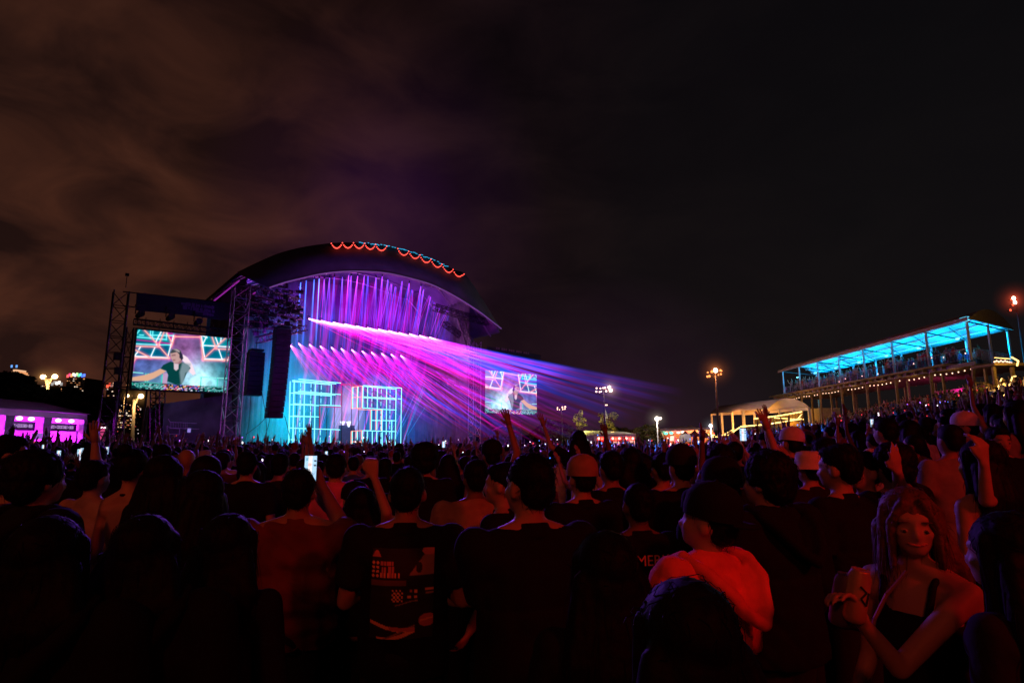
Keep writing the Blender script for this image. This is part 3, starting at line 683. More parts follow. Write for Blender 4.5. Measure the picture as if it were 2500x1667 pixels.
# hanging lamps along the roof: tall thin beams raking down, magenta and blue between
def arc_y(x): return float(np.interp(x, [p[0] for p in ain], [p[1] for p in ain]))
N = 30
ORDN = 'first second third fourth fifth sixth seventh eighth ninth tenth eleventh twelfth thirteenth fourteenth fifteenth sixteenth seventeenth eighteenth nineteenth twentieth twenty-first twenty-second twenty-third twenty-fourth twenty-fifth twenty-sixth twenty-seventh twenty-eighth twenty-ninth last'.split()
for i in range(N):
    x = 738+ (1135-738)*(i/(N-1))+rb.uniform(-4, 4); k = rb.uniform(4, 11); y = arc_y(x)+rb.uniform(5, 12)
    src = sp(x, y, k); u_, z_ = ST.at(x, y, k)
    t = fixture('roof_lamp', '%s lamp under the stage roof counted from the left, beams pointing down' % ORDN[i], 'stage lamp', src, src-Vector((0, 0, 5)), .45, 'lamps under the stage roof')
    b = MB(); lean = 6+26*(i/(N-1))
    for j in range(8):
        dx = -lean*rb.uniform(.3, 2.0)+rb.uniform(-16, 12); yb_ = (900 if x < 1040 else 850)+rb.uniform(-30, 25)
        if i < 4: dx = -12+rb.uniform(-3, 3); yb_ = 860+rb.uniform(0, 60)
        c = rb.choice([MAG, BLU, LAV, BLU, BLU, VIO]) if i >= 4 else rb.choice([BLU, BLU, (.1, .25, .8)])
        wide = rb.random() < .14
        r1 = rb.uniform(.16, .34) if wide else rb.uniform(.02, .05); g = .20 if wide else rb.uniform(.25, 1.1)
        b.shaft(src, sp(x+dx, yb_, k-1), .03, r1, [sc(c, g*.5), sc(c, g), sc(c, g*.9), sc(c, g*.75), sc(c, g*.5), sc(c, g*.25), (0, 0, 0)], 8 if wide else 5)
    b.build('light_beam', BM, t)
# broad crimson shafts from the floor
fl = [(716,1100),(746,1096),(773,1100),(800,1102),(825,1104),(852,1106),(880,1106),(911,1108),(935,1108),(958,1110),(982,1110)]
for i, (x, y) in enumerate(fl):
    src = sp(x, y, 9.5); src.z = max(src.z, 1.75)
    t = fixture('floor_lamp', '%s floor lamp from the left on the stage deck, shining up crimson' % ORDN[i], 'stage lamp', src, src+Vector((0, 0, 5)), .45, 'floor lamps on the stage deck')
    b = MB(); sl = .165+.012*i; topy = arc_y(min(1190, x+sl*(y-690)))+8; e = sp(x+sl*(y-topy), topy, 11)
    g = .30 if i < 8 else .2
    b.shaft(src, e, .05, .42, [sc(CRIM, g*1.2), sc(CRIM, g*1.2), sc(MAG, g*1.0), sc(MAG, g*.8), sc(MAG, g*.7), sc(MAG, g*.6), sc(MAG, g*.55)], 10)
    for j in range(3):
        c = rb.choice([BLU, (.02, .3, .7), LAV]); e2 = sp(x+sl*(y-topy)*rb.uniform(.6, 1.5)*.5, y-rb.uniform(140, 230), 10.5)
        b.shaft(src, e2, .02, .08, [sc(c, .5), sc(c, .5), sc(c, .35), sc(c, .2), (0, 0, 0)], 5)
    b.build('light_beam', BM, t)
# smoke in the shell: soft puffs, light put in as emission, brightest mid-puff
SMK = vcol_emis('smoke_glow', .6, True, 3.2)
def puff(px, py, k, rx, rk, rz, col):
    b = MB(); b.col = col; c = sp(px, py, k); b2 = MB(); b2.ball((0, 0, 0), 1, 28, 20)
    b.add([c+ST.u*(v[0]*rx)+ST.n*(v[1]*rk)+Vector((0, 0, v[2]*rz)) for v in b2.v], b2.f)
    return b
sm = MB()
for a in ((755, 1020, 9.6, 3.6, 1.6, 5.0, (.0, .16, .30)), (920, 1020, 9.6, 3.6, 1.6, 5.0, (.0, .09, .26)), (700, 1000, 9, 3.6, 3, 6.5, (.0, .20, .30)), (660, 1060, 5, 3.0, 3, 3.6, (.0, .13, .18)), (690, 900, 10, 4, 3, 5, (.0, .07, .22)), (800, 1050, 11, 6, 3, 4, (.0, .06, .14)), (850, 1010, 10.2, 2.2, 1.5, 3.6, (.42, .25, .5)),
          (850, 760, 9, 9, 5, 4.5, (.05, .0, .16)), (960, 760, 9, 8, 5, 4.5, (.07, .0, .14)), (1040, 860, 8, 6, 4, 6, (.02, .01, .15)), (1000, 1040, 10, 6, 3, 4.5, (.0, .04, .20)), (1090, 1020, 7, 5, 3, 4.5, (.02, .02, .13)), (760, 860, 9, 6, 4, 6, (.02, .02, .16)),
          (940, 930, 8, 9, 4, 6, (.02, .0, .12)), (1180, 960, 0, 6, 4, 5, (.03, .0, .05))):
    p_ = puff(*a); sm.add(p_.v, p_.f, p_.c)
o = sm.build('stage_smoke', SMK, smooth=True); tag(o, 'smoke with painted cyan, blue and magenta glow drifting inside the stage shell', 'smoke', kind='stuff')
def slamp(nm, px, py, k, tx, ty, tk, col, p, sz=1.0, spot=100):
    return lamp('SPOT', nm, sp(px, py, k), col, p, sz, target=sp(tx, ty, tk), spot=spot, blend=1.0)
for (nm, x, y, k, tx, ty, tk, c, p) in (
  ('cyan_wash', 680, 1088, 8, 700, 960, 14.6, (.0, .50, .85), 4387.5), ('blue_wash', 760, 1090, 9, 770, 900, 14.6, (.0, .13, 1.0), 1320), ('blue_wash', 870, 1092, 9, 880, 900, 14.6, (.01, .10, 1.0), 990),
  ('blue_wash', 990, 1095, 9, 1000, 940, 14.6, (.0, .08, 1.0), 990), ('blue_wash', 1080, 1095, 7, 1100, 980, 14, (.02, .10, 1.0), 572),
  ('violet_wash', 780, 790, 6, 790, 740, 14.6, (.25, .0, 1.0), 475.2), ('magenta_wash', 880, 790, 6, 890, 745, 14.6, (.6, .0, .8), 399), ('magenta_wash', 980, 810, 6, 990, 765, 14.6, (.5, .0, .9), 378), ('violet_wash', 1080, 850, 5, 1090, 810, 14.6, (.2, .0, 1.0), 343.2),
  ('violet_uplight', 720, 850, 5, 730, 690, 9, (.12, .0, 1.0), 900), ('magenta_uplight', 860, 830, 6, 860, 670, 9, (.5, .0, .9), 702), ('magenta_uplight', 980, 850, 6, 980, 680, 9, (.5, .0, .9), 594), ('violet_uplight', 1090, 880, 5, 1090, 740, 9, (.18, .0, 1.0), 840),
  ('eave_uplight', 600, 800, 7, 545, 700, 8, (.28, .06, 1.0), 6000), ('side_wash', 640, 1088, 0, 640, 940, 6, (.0, .42, .9), 1540), ('side_wash', 660, 820, 0, 640, 850, 8, (.3, .02, .9), 840), ('shoulder_glow', 640, 900, -6, 640, 750, 2, (.10, .05, 1.0), 360), ('right_leg_glow', 1130, 1000, -4, 1140, 880, 2, (.10, .05, 1.0), 500)):
    slamp(nm, x, y, k, tx, ty, tk, c, p, .8, 130)
lamp('SPOT', 'visor_fill', sp(900, 1040, -20), (.42, .08, .85), 7000, 2, target=sp(950, 600, -1), spot=50, blend=1)  # added violet fill for the visor, standing in for bounced show light
# light of the show falling on the crowd
lamp('SPOT', 'crowd_wash', sp(900, 700, -3), (.26, .08, 1.0), 30000, 1.0, target=Vector((2, 14, 1)), spot=60, blend=1)
lamp('SPOT', 'crowd_wash', sp(1120, 780, -3), (.02, .18, 1.0), 650000, .6, target=Vector((13, 44, 0)), spot=36, blend=1)
lamp('SPOT', 'crowd_wash', sp(1180, 860, -3), (1.0, .02, .12), 330000, .6, target=Vector((13, 50, 0)), spot=26, blend=1)
lamp('SPOT', 'crowd_wash', sp(760, 760, -3), (.75, .10, .8), 1800, 1.0, target=Vector((-4, 12, 1)), spot=60, blend=1)
Z = Vector((0, 0, 1))
# ------------------------------------------------------------------ two-storey viewing deck on the right
a0 = P(2362, 778, 52); a1 = P(1905, 905, 92.0)
PV = Plane((a0.x, a0.y), (a1.x, a1.y))      # u runs away from the camera; behind (k) = toward +x ... check sign
sgn = 1 if PV.n.x > 0 else -1
KD = Vector((.845, .534, 0)).normalized()      # the deck's short side is skewed to its long one
def W(u, k, z): return PV.o+PV.u*u+KD*k+Z*z
ze = a0.z; Lp = PV.len; zd = P(2374, 878, 52).z; DW = 9.0
pav = thing('viewing_deck', 'long two-storey spectator deck on the right with white roof lined in bright cyan light', 'grandstand', W(Lp/2, DW/2, terrain(46, 72)))
M_DECKW = mat('roof_vinyl', (.55, .55, .58), .6, 0, .15, .5)
M_LIN = mat('roof_liner', (.30, .33, .35), .7, 0, .15, .4)
def arch(k): return 1.25*math.sin(math.pi*min(1, max(0, k/DW)))**.8 if 0 < k < DW else 0
ks = np.linspace(-.5, DW+.3, 15)
b = MB(); b.strip([W(-.4, k, ze+arch(k)) for k in ks], [W(Lp, k, ze+arch(k)) for k in ks]); b.build('roof', M_DECKW, pav, smooth=True, solid=.06)
b = MB(); b.strip([W(-.1, k, ze-.12+arch(k)*.92) for k in ks[1:-1]], [W(Lp-.2, k, ze-.12+arch(k)*.92) for k in ks[1:-1]]); b.build('roof_liner', M_LIN, pav, smooth=True)
b = MB(); b.slab([W(-.45, k, ze+arch(k)) for k in ks]+[W(-.45, k, ze-.16) for k in ks[::-1]], PV.u*.1); b.build('gable_end', mat('beige_gable', (.42, .33, .26), .7), pav)
for k in (1.5, 3.2, 5.0, 6.8, 8.2):
    b = MB(); b.box(W(Lp/2, k, ze-.24+arch(k)*.9), (Lp-.4, .14, .12), PV.u, PV.n); b.build('purlin', mat('white_paint', (.85, .85, .85), .5), pav)
b = MB(); b.box(W(Lp/2, -.45, ze-.08), (Lp+.4, .1, .34), PV.u, PV.n); b.build('front_fascia', mat('fascia_grey', (.35, .28, .3), .6), pav)
nb = 7; us = [0.15+i*(Lp-1.0)/(nb-.0) for i in range(nb+1)]
for i, u in enumerate(us):
    b = MB(); b.tube(W(u, 0, ze-.2), W(u, DW, ze-.2), .07, n=4); b.tube(W(u, 0, ze-.1), W(u, DW/2, ze+1.05), .05, n=4); b.tube(W(u, DW, ze-.1), W(u, DW/2, ze+1.05), .05, n=4); b.build('rafter', M_STEEL, pav)
    for k in ((0, DW) if i else (0, DW/2, DW)):
        b = MB(); b.box(W(u, k, (ze+zd)/2), (.16, .16, ze-zd), PV.u, PV.n); b.build('roof_post', M_PALE, pav)
    for k in (0, 2.6, DW):
        p = W(u, k, 0); g = terrain(p.x, p.y); b = MB(); b.box(W(u, k, (g+zd-.5)/2), (.2, .2, zd-.5-g), PV.u, PV.n); b.build('deck_post', M_WOOD, pav)
    if k: b = MB().tube(W(u, 0, zd-1.4), W(u, .9, zd-.5), .05, n=4).build('knee_brace', M_WOOD, pav)
b = MB(); b.box(W(Lp/2, DW/2, zd-.12), (Lp+.6, DW+.4, .14), PV.u, PV.n); b.build('deck_floor', M_WOOD, pav)
b = MB(); b.box(W(Lp/2, -.16, zd-.34), (Lp+.6, .14, .32), PV.u, PV.n); b.build('deck_beam', mat('grey_beam', (.24, .2, .24), .6), pav)
for i in range(30):
    b = MB(); b.box(W(Lp*(i+.5)/30, DW/2, zd-.34), (.08, DW-.3, .26), PV.u, PV.n); b.build('joist', M_WOOD, pav)
def railing(parent, p, q, h=1.05, step=.16, m=M_STEEL, bars=True):
    b = MB(); b.tube(p+Z*h, q+Z*h, .03, n=5); b.tube(p+Z*.12, q+Z*.12, .02, n=4); n = max(2, int((q-p).length/step))
    for i in range(n+1):
        o = p.lerp(q, i/n); big = i % 10 == 0
        if bars or big: b.tube(o+Z*(.0 if big else .12), o+Z*h, .028 if big else .009, n=4)
    return b.build('railing', m, parent)
for i in range(nb): railing(pav, W(us[i], -.12, zd), W(us[i+1], -.12, zd), m=mat('rail_grey', (.3, .3, .33), .4, .6))
railing(pav, W(-.2, 0, zd), W(-.2, DW, zd), m=MATS['rail_grey'])
# cyan lamps under the roof, shining up at the liner
for i in range(7):
    u = Lp*(i+.5)/7; lamp('SPOT', 'deck_uplight', W(u, 2.2, ze-1.1), (.01, .40, .66), 600, .25, target=W(u+1, 6.0, ze+1), spot=165, blend=.6)
    lamp('POINT', 'deck_fill_light', W(u, 6.8, ze-1.3), (.0, .42, .95), 1300, .2)
    b = MB(); b.box(W(u, 2.2, ze-1.15), (.4, .15, .12), PV.u, PV.n); b.build('uplight', emis('cyan_lamp', (.2, .8, 1), 3), pav)
b = MB(); b.box(W(.2, -.3, ze-.05), (.8, .3, .35), PV.u, PV.n); b.build('corner_lamp', emis('cyan_lamp2', (.1, .7, 1), 1.5), pav)
# festoon bulbs under the deck
fs = thing('festoon_lights', 'row of small warm bulbs strung beneath the front edge of the spectator deck', 'string lights', W(Lp/2, .3, zd-.75))
bl = MB(); cbm = MB(); prevp = None
for i in range(nb):
    for j in range(7):
        t_ = us[i]+(us[i+1]-us[i])*(j+.5)/7; 
        if (i, j) in ((2, 0), (3, 6), (1, 5), (4, 0), (6, 6), (5, 3)): prevp = None; continue
        o = W(t_, .35, zd-.72-.12*math.sin(math.pi*(j+.5)/7)); bl.ball(o, .06, 6, 4)
        if prevp is not None: cbm.tube(prevp, o+Z*.07, .012, n=3)
        prevp = o+Z*.07
bl.build('bulb', emis('warm_bulb', (1, .60, .36), 3.2), fs); cbm.build('cable', M_BLACK, fs)
for i in range(7):
    lamp('POINT', 'festoon_glow', W(Lp*(i+.5)/7, .5, zd-1.0), (1, .55, .14), 24 if i < 5 else 34, .2)
bl = MB()
for i in range(16):
    bl.ball(W(2+(Lp-6)*i/15+random.uniform(-.8, .8), .4+random.random()*2, zd+random.uniform(.5, 1.2)), .06, 6, 4)
tt = thing('table_lamps', 'scattered small pinkish lamps among the people on the cyan deck', 'lamps', W(Lp/2, 1, zd)); bl.build('bulb', emis('pink_bulb', (1, .5, .4), 3.5), tt)
# lower storey: pink drapes, bar back wall
b = MB()
for i in range(40):
    pass
for (ua, ub, z0_, z1_) in ((3, 11, 1.6, 2.9),):
    A = [W(ua+(ub-ua)*i/40, 7.5+.12*math.sin(i*2.1), zd-z1_-.1*math.sin(i*.9)) for i in range(41)]; B = [W(ua+(ub-ua)*i/40, 7.5, zd-z0_) for i in range(41)]
    b.strip(A, B)
tag(b.build('pink_drape', mat('pink_cloth', (.6, .12, .35), .8), smooth=True), 'swag of magenta drapery hanging under the near end of the spectator deck', 'drape')
lamp('POINT', 'pink_bar_light', W(7, 6.4, zd-2.0), (1, .05, .55), 90, .3)
lamp('POINT', 'pink_bar_light', W(17, 6.0, zd-2.2), (1, .05, .5), 30, .3)
o = MB(); p = W(31, 6, 0); o.box(W(33, 5, terrain(p.x, p.y)+1.3), (3.2, 3, 2.7), PV.u, PV.n); tt = thing('cabin', 'small pale cabin under the far end of the spectator deck', 'cabin', W(33, 5, terrain(p.x, p.y)))
o.build('wall', mat('cream_board', (.5, .45, .33), .7), tt); o = MB(); o.box(W(33.2, 3.46, terrain(p.x, p.y)+1.2), (1.0, .05, 2.1), PV.u, PV.n); o.build('door', mat('grey_door', (.25, .22, .17), .6), tt)
# stairs at the near end, handrails wrapped in rope light
stp = thing('staircase', 'staircase at the near end of the deck, handrails wrapped in glowing rope light', 'stairs', P(2440, 985, 40))
WARM = emis('rope_light', (1, .60, .17), 3.4, False)
def RL(pts, r=.05, m=WARM): return MB().path([P(*p) for p in pts], r, 6).build('rope_light', m, stp)
RL([(2410, 988, 39), (2420, 970, 40), (2428, 969, 40.2), (2446, 925, 44)], .07); RL([(2434, 990, 38), (2446, 966, 40), (2456, 963, 40.5), (2472, 919, 44), (2480, 918, 44)], .045)
RL([(2470, 872, 50), (2486, 881, 47), (2483, 893, 47)], .06); RL([(2446, 925, 44), (2450, 950, 43)], .04)
RL([(2428, 873, 50), (2466, 876, 50)], .03)
for i in range(14):
    t_ = i/13; c = P(2425+30*t_, 1003-62*t_, 39+5.5*t_); b = MB(); b.box(c, (1.7, .32, .06)); b.build('tread', M_WOOD, stp)
b = MB(); b.tube(P(2412, 1012, 39), P(2446, 940, 44.5), .09, n=4); b.tube(P(2438, 1014, 39), P(2474, 935, 44.5), .09, n=4); b.build('stringer', M_WOOD, stp)
b = MB(); c = P(2450, 893, 49); b.box(c, (3.4, 2.4, .2)); b.build('landing', M_WOOD, stp)
for x in (2425, 2470):
    b = MB(); top_ = P(x, 895, 48.6); g = terrain(top_.x, top_.y); b.box(Vector((top_.x, top_.y, (g+top_.z)/2)), (.22, .22, top_.z-g)); b.build('post', M_WOOD, stp)
b = MB(); c0 = P(2395, 940, 47)
for i in range(9): b.ball(P(2428+i*5.2, 883-(i % 2)*2+ (i > 6)*3, 49), .07, 6, 4)
b.build('bulb', MATS['warm_bulb'], stp)
b = MB(); b.slab([P(2386, 945, 46), P(2413, 946, 46), P(2425, 1005, 42), P(2384, 1005, 42)], Vector((0, .1, 0))); b.build('side_panel', mat('olive_panel', (.3, .28, .1), .8), stp)
railing(stp, P(2386, 966, 45), P(2415, 966, 45), 1.0, .2, mat('brass_rail', (.5, .38, .15), .5, .3))
for (x, y, Y, e_) in ((2450, 950, 42, 60), (2425, 975, 38.5, 35), (2462, 885, 46.5, 45)): lamp('POINT', 'rope_light_glow', P(x, y, Y), (1, .55, .08), e_*3.2, .3)
# crowd-control barriers near the stairs
for i, (x, y, Y) in enumerate(((2365, 1012, 34), (2378, 1006, 34.5), (2391, 998, 35))):
    t = thing('barrier', '%s yellow-lit crowd barrier panel beside the glowing staircase' % ['leftmost', 'middle', 'rightmost'][i], 'barrier', P(x, y, Y), 'barriers by the staircase')
    b = MB(); c = P(x, y, Y); 
    for k in range(7): b.tube(c+Vector((-.25+k*.08, 0, 0)), c+Vector((-.25+k*.08, 0, 1.0)), .012, n=4)
    b.path([c+Vector((-.28, 0, 0)), c+Vector((-.28, 0, 1.05)), c+Vector((.28, 0, 1.05)), c+Vector((.28, 0, 0))], .025); b.build('frame', mat('brass_rail', (.5, .38, .15)), t)
# terrace railings below the deck
for i, (k, dz) in enumerate(((-2.2, 0), (-4.5, 0))):
    t = thing('terrace_railing', ['upper', 'lower'][i]+' thin metal railing along the bank below the spectator deck', 'railing', W(20, k, 4))
    for j in range(6):
        p = W(4+j*6, k, 0); q = W(9.6+j*6, k, 0); p.z = terrain(p.x, p.y); q.z = terrain(q.x, q.y); railing(t, p, q, 1.0, .5, M_STEEL)

# ------------------------------------------------------------------ barrel-roofed tent and lit ramp beyond
g0 = P(1737, 1016, 104); g1 = P(1813, 1001, 100)
TG = Plane((g0.x, g0.y), (g1.x, g1.y)); zE = (g0.z+g1.z)/2
r1 = P(1975, 1000, 84); axis = Vector((r1.x-g1.x, r1.y-g1.y, 0)); LA = axis.length; axis.normalize()
tent = thing('arched_tent', 'long pale tent with rounded barrel roof on posts, lit amber, left of the spectator deck', 'tent', Vector((g1.x, g1.y, terrain(g1.x, g1.y))))
M_TENT = mat('pale_tent_vinyl', (.55, .5, .48), .65, 0, .12, .5)
def TP(t_, s_, z): return Vector((g0.x, g0.y, 0))+TG.u*(TG.len*t_)+axis*s_+Z*z
ap = P(1778, 989, 102).z-zE
prof2 = [(t_, zE+ap*math.sin(math.pi*t_)**.8) for t_ in np.linspace(0, 1, 15)]
b = MB(); b.strip([TP(t_, -.3, z) for t_, z in prof2], [TP(t_, LA, z) for t_, z in prof2]); b.build('roof', M_TENT, tent, smooth=True, solid=.06)
b = MB(); b.slab([TP(t_, -.35, z) for t_, z in prof2]+[TP(1, -.35, zE-.3), TP(0, -.35, zE-.3)], axis*.06); b.build('gable_end', M_TENT, tent)
b = MB(); b.box(TP(1, LA/2, zE-.22), (LA, .08, .42), axis, Vector((-axis.y, axis.x, 0))); b.build('valance', M_TENT, tent)
for i in range(6):
    for t_ in (0, 1):
        if i > 3 and t_ == 0: continue
        p = TP(t_, LA*i/5, 0); g = terrain(p.x, p.y)-.3; b = MB(); b.box(Vector((p.x, p.y, (g+zE)/2)), (.28, .28, zE-g)); b.build('tent_post', M_PALE, tent)
for t_ in (.34, .67):
    p = TP(t_, 0, 0); g = terrain(p.x, p.y)-.3; b = MB(); b.box(Vector((p.x, p.y, (g+zE)/2)), (.28, .28, zE-g)); b.build('tent_post', M_PALE, tent)
lamp('SPOT', 'tent_amber_light', P(1800, 1060, 94), (1, .34, .05), 3600, .5, target=P(1775, 1000, 102), spot=120, blend=1)
lamp('POINT', 'tent_amber_fill', P(1845, 1040, 92), (1, .40, .06), 420, .5); lamp('POINT', 'tent_amber_fill', P(1930, 1030, 84), (1, .40, .06), 240, .5)
lamp('POINT', 'tent_inner_light', TP(.5, 8, zE-2.4), (1, .38, .05), 520, .5)
rp = thing('access_ramp', 'zig-zag access ramp edged with glowing amber rope light in front of the arched tent', 'ramp', P(1870, 1060, 86))
def RR(pts, r=.075, m=WARM): return MB().path([P(*p) for p in pts], r, 6).build('rope_light', m, rp)
RR([(1841, 1022, 88), (1900, 1015, 86), (1958, 1005, 84)], .10); RR([(1807.6, 1041, 88), (1870, 1036, 86.5), (1958, 1022, 84)], .10); RR([(1890, 1020, 85.5), (1930, 1022, 85), (1962, 1023.5, 84.5)], .06)
RR([(1777, 1062, 88), (1806, 1043, 88)], .08); RR([(1768, 1060, 89), (1790, 1048, 89)], .05); RR([(1948, 1022, 84), (1958, 1010, 84)], .06)
RR([(1722, 1060, 92), (1745, 1062, 92)], .09); RR([(1725, 1066, 91), (1752, 1066, 91)], .07); RR([(1752, 1061, 92), (1772, 1062, 91)], .07)
b = MB(); b.slab([P(1807, 1045, 88), P(1958, 1027, 84), P(1958, 1045, 84), P(1807, 1058, 88)], Vector((0, .2, 0))); b.build('side_wall', mat('ramp_board', (.16, .11, .04), .8), rp)
b = MB(); b.slab([P(1842, 1024, 88.4), P(1958, 1007, 84.4), P(1958, 1021, 84.4), P(1842, 1038, 88.4)], Vector((0, .05, 0))); b.build('mesh_panel', mat('mesh_panel', (.2, .13, .03), .8), rp)
b = MB()
for i in range(16):
    x = 1843+i*7.6; p = P(x, 1022-(x-1841)*.145, 87.8-(x-1841)*.034); q = P(x, 1038-(x-1841)*.13, 87.8-(x-1841)*.034); b.tube(p, q, .035, n=4)
b.build('balusters', M_STEEL, rp)

# ------------------------------------------------------------------ flood masts
HZ = vcol_emis('lamp_glow_shell', 1.0, True, 4.0)
def halo(c, r, col, parent):  # nested glowing shells: a painted glow around a lamp
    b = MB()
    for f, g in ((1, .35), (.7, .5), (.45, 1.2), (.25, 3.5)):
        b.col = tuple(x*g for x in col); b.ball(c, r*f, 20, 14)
    return b.build('glow_shell', HZ, parent, smooth=True)
def flood_mast(label, px, pyt, Y, heads, col, strength, lampP, m_pole=M_STEEL, r=.16, group=None, base=None):
    top_ = P(px, pyt, Y); g = terrain(top_.x, top_.y) if base is None else base
    t = thing('flood_mast', label, 'floodlight', Vector((top_.x, top_.y, g)), group)
    MB().tube(Vector((top_.x, top_.y, g)), top_, r, r*.7, 8).build('pole', m_pole, t)
    b = MB(); hs = [P(x, y, Y-.3) for x, y, s_ in heads]
    for h_ in hs: b.tube(Vector((top_.x, top_.y, h_.z)), h_+Vector((0, .3, 0)), .04, n=4)
    b.build('cross_arm', M_STEEL, t)
    for (x, y, s_), h_ in zip(heads, hs):
        hb = MB().tube(h_+Vector((0, .35, 0)), h_+Vector((0, .02, 0)), .10*s_, .15*s_, 8).build('floodlight', M_BLACK, t)
        hot = s_ > 1.3
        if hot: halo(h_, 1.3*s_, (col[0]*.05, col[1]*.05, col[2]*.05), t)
        lz = MB().ball(h_, (.14*s_, .05, .14*s_), 8, 5).build('lens', emis('flood_'+label.split()[0]+('_hot' if hot else ''), (1, .86, .6) if hot else col, strength*(3 if hot else 1)), t)
    if lampP: lamp('POINT', 'flood_glow', P(px, pyt+8, Y-1.5), col, lampP, .3)
    return t
flood_mast('orange flood mast standing alone above the crowd, left of the arched tent', 1746, 906, 70, [(1747, 904, 1.9), (1738, 907, 1.1), (1728, 909, .7), (1727, 919, .9), (1732, 918, 1.0), (1759, 904, .95), (1761, 905, .8), (1760, 913, .8), (1754, 915, .6)], (1, .25, .06), 3, 1200, base=0)
flood_mast('cluster of ten pinkish floodlights on a dark pole beyond the right screen', 1474, 946, 78, [(1456.5, 947.5, .8), (1456, 955.7, .85), (1466, 948, .75), (1464, 956.5, .75), (1468, 955.5, .6), (1472.5, 947, .7), (1477, 946.5, .95), (1480, 954.5, .95), (1487.5, 945, 1.35), (1491, 952.5, 1.5)], (1, .55, .5), 4, 300, base=.8)
flood_mast('smaller farther cluster of warm floodlights just right of the small screen', 1371, 990, 95, [(1361, 995, .7), (1361, 999, .7), (1366, 1000, .6), (1373, 994, .9), (1374, 999, .7), (1380, 993, 1.0), (1379, 998, .8)], (1, .5, .35), 3.5, 200, base=.8)
flood_mast('tall right-edge flood mast with red-orange lamps above the spectator deck', 2478, 722, 60, [(2475, 728, 1.5), (2478, 738, 1.4), (2469, 731, .7), (2473, 744, .9), (2467, 757, .9)], (1, .10, .04), 2.2, 300, r=.1, base=5)
def head_lamp(label, px, py, Y, col, s_, power, twin=None, pole=True):
    c = P(px, py, Y); g = terrain(c.x, c.y); t = thing('work_light', label, 'floodlight', Vector((c.x, c.y, g)))
    MB().tube(Vector((c.x, c.y, g)), c, .09, .07, 6).build('pole', M_PALE, t)
    MB().ball(c, .30*s_, 10, 8).build('lamp_head', emis('work_'+label.split()[0], col, 9), t)
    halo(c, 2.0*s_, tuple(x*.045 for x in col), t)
    if twin: MB().ball(P(*twin, Y), .18*s_, 8, 6).build('lamp_head', emis('work2_'+label.split()[0], (1, .75, .7), 5), t)
    lamp('POINT', 'work_light_glow', c-Vector((0, .9, 0)), col, power, .4)
head_lamp('dazzling warm white work light on a thin pole above the red-lit concession building', 1604, 1022, 84, (1, .86, .66), 1.0, 900, (1612.5, 1021))
head_lamp('cool white dazzling work light at the left foot of the arched tent', 1735, 1039, 80, (.92, .92, 1.0), .72, 700)

# ------------------------------------------------------------------ tents and stalls in the middle distance
def qd(px, py, Y): return P(px, py, Y)
t = thing('marquee', 'white gabled marquee with three red-lit serving bays, behind the crowd right of the small screen', 'tent', P(1480, 1095, 80))
Yf, Yb = 80, 90
b = MB(); b.slab([P(1405, 1066, Yf+3), P(1428, 1051, Yf+8), P(1452, 1061, Yf), P(1452, 1100, Yf), P(1405, 1100, Yf+3)], Vector((0, .06, 0))); b.build('gable_end', M_WHITE, t)
b = MB(); b.strip([P(1428, 1051, Yb), P(1522, 1054, Yb)], [P(1450, 1060.5, Yf-.1), P(1553, 1060, Yf-.1)]); b.build('roof', M_WHITE, t, solid=.05)
b = MB(); b.slab([P(1450, 1060.5, Yf), P(1552, 1060, Yf), P(1552, 1066, Yf), P(1450, 1066, Yf)], Vector((0, .08, 0)))
for (xa, xb) in ((1449, 1458), (1482, 1490.5), (1518, 1523), (1550, 1553)): b.slab([P(xa, 1066, Yf), P(xb, 1066, Yf), P(xb, 1098, Yf), P(xa, 1098, Yf)], Vector((0, .08, 0)))
b.build('front_wall', M_WHITE, t)
b = MB(); b.slab([P(1455, 1062, Yf+3), P(1552, 1062, Yf+3), P(1552, 1100, Yf+3), P(1455, 1100, Yf+3)], Vector((0, .08, 0))); b.build('back_wall', mat('red_backdrop', (.6, .12, .1), .7), t)
for i, xc in enumerate((1470, 1504, 1537)):
    b = MB(); b.box(P(xc, 1071, Yf+1.2), (1.5, .1, .42)); b.build('sign_board', mat('red_board', (.5, .04, .04), .6), t)
    for dx in (-8, 8): MB().ball(P(xc+dx, 1070, Yf+.5), .17, 7, 5).build('bulb', emis('pinkred_bulb', (1, .35, .25), 5), t)
    lamp('POINT', 'marquee_red_light', P(xc, 1071, Yf+1.0), (1, .05, .03), 330, .2)
b = MB(); b.box(P(1506, 1081, Yf+1.6), (.95, .06, .4)); b.box(P(1542, 1079, Yf+1.6), (.9, .06, .75)); b.build('lit_menu', emis('menu_pink', (1, .45, .38), 1.1), t)
# feather flag
t = thing('feather_flag', 'pale teardrop feather flag standing among lit foliage behind the white marquee', 'flag', P(1480, 1090, 88))
b = MB(); b.slab([P(x, y, 88) for x, y in ((1476, 998), (1479, 1002), (1483, 1014), (1484, 1021), (1475, 1023), (1474, 1010))], Vector((0, .05, 0))); b.build('cloth', mat('pale_flag', (.45, .5, .42), .8), t)
MB().tube(P(1475, 1095, 88), P(1476, 996, 88), .05, n=5).build('pole', M_STEEL, t)
MB().box(P(1478, 988.5, 88), (.6, .1, .15)).build('lamp_tip', emis('amber_tip', (1, .6, .4), 3), t)
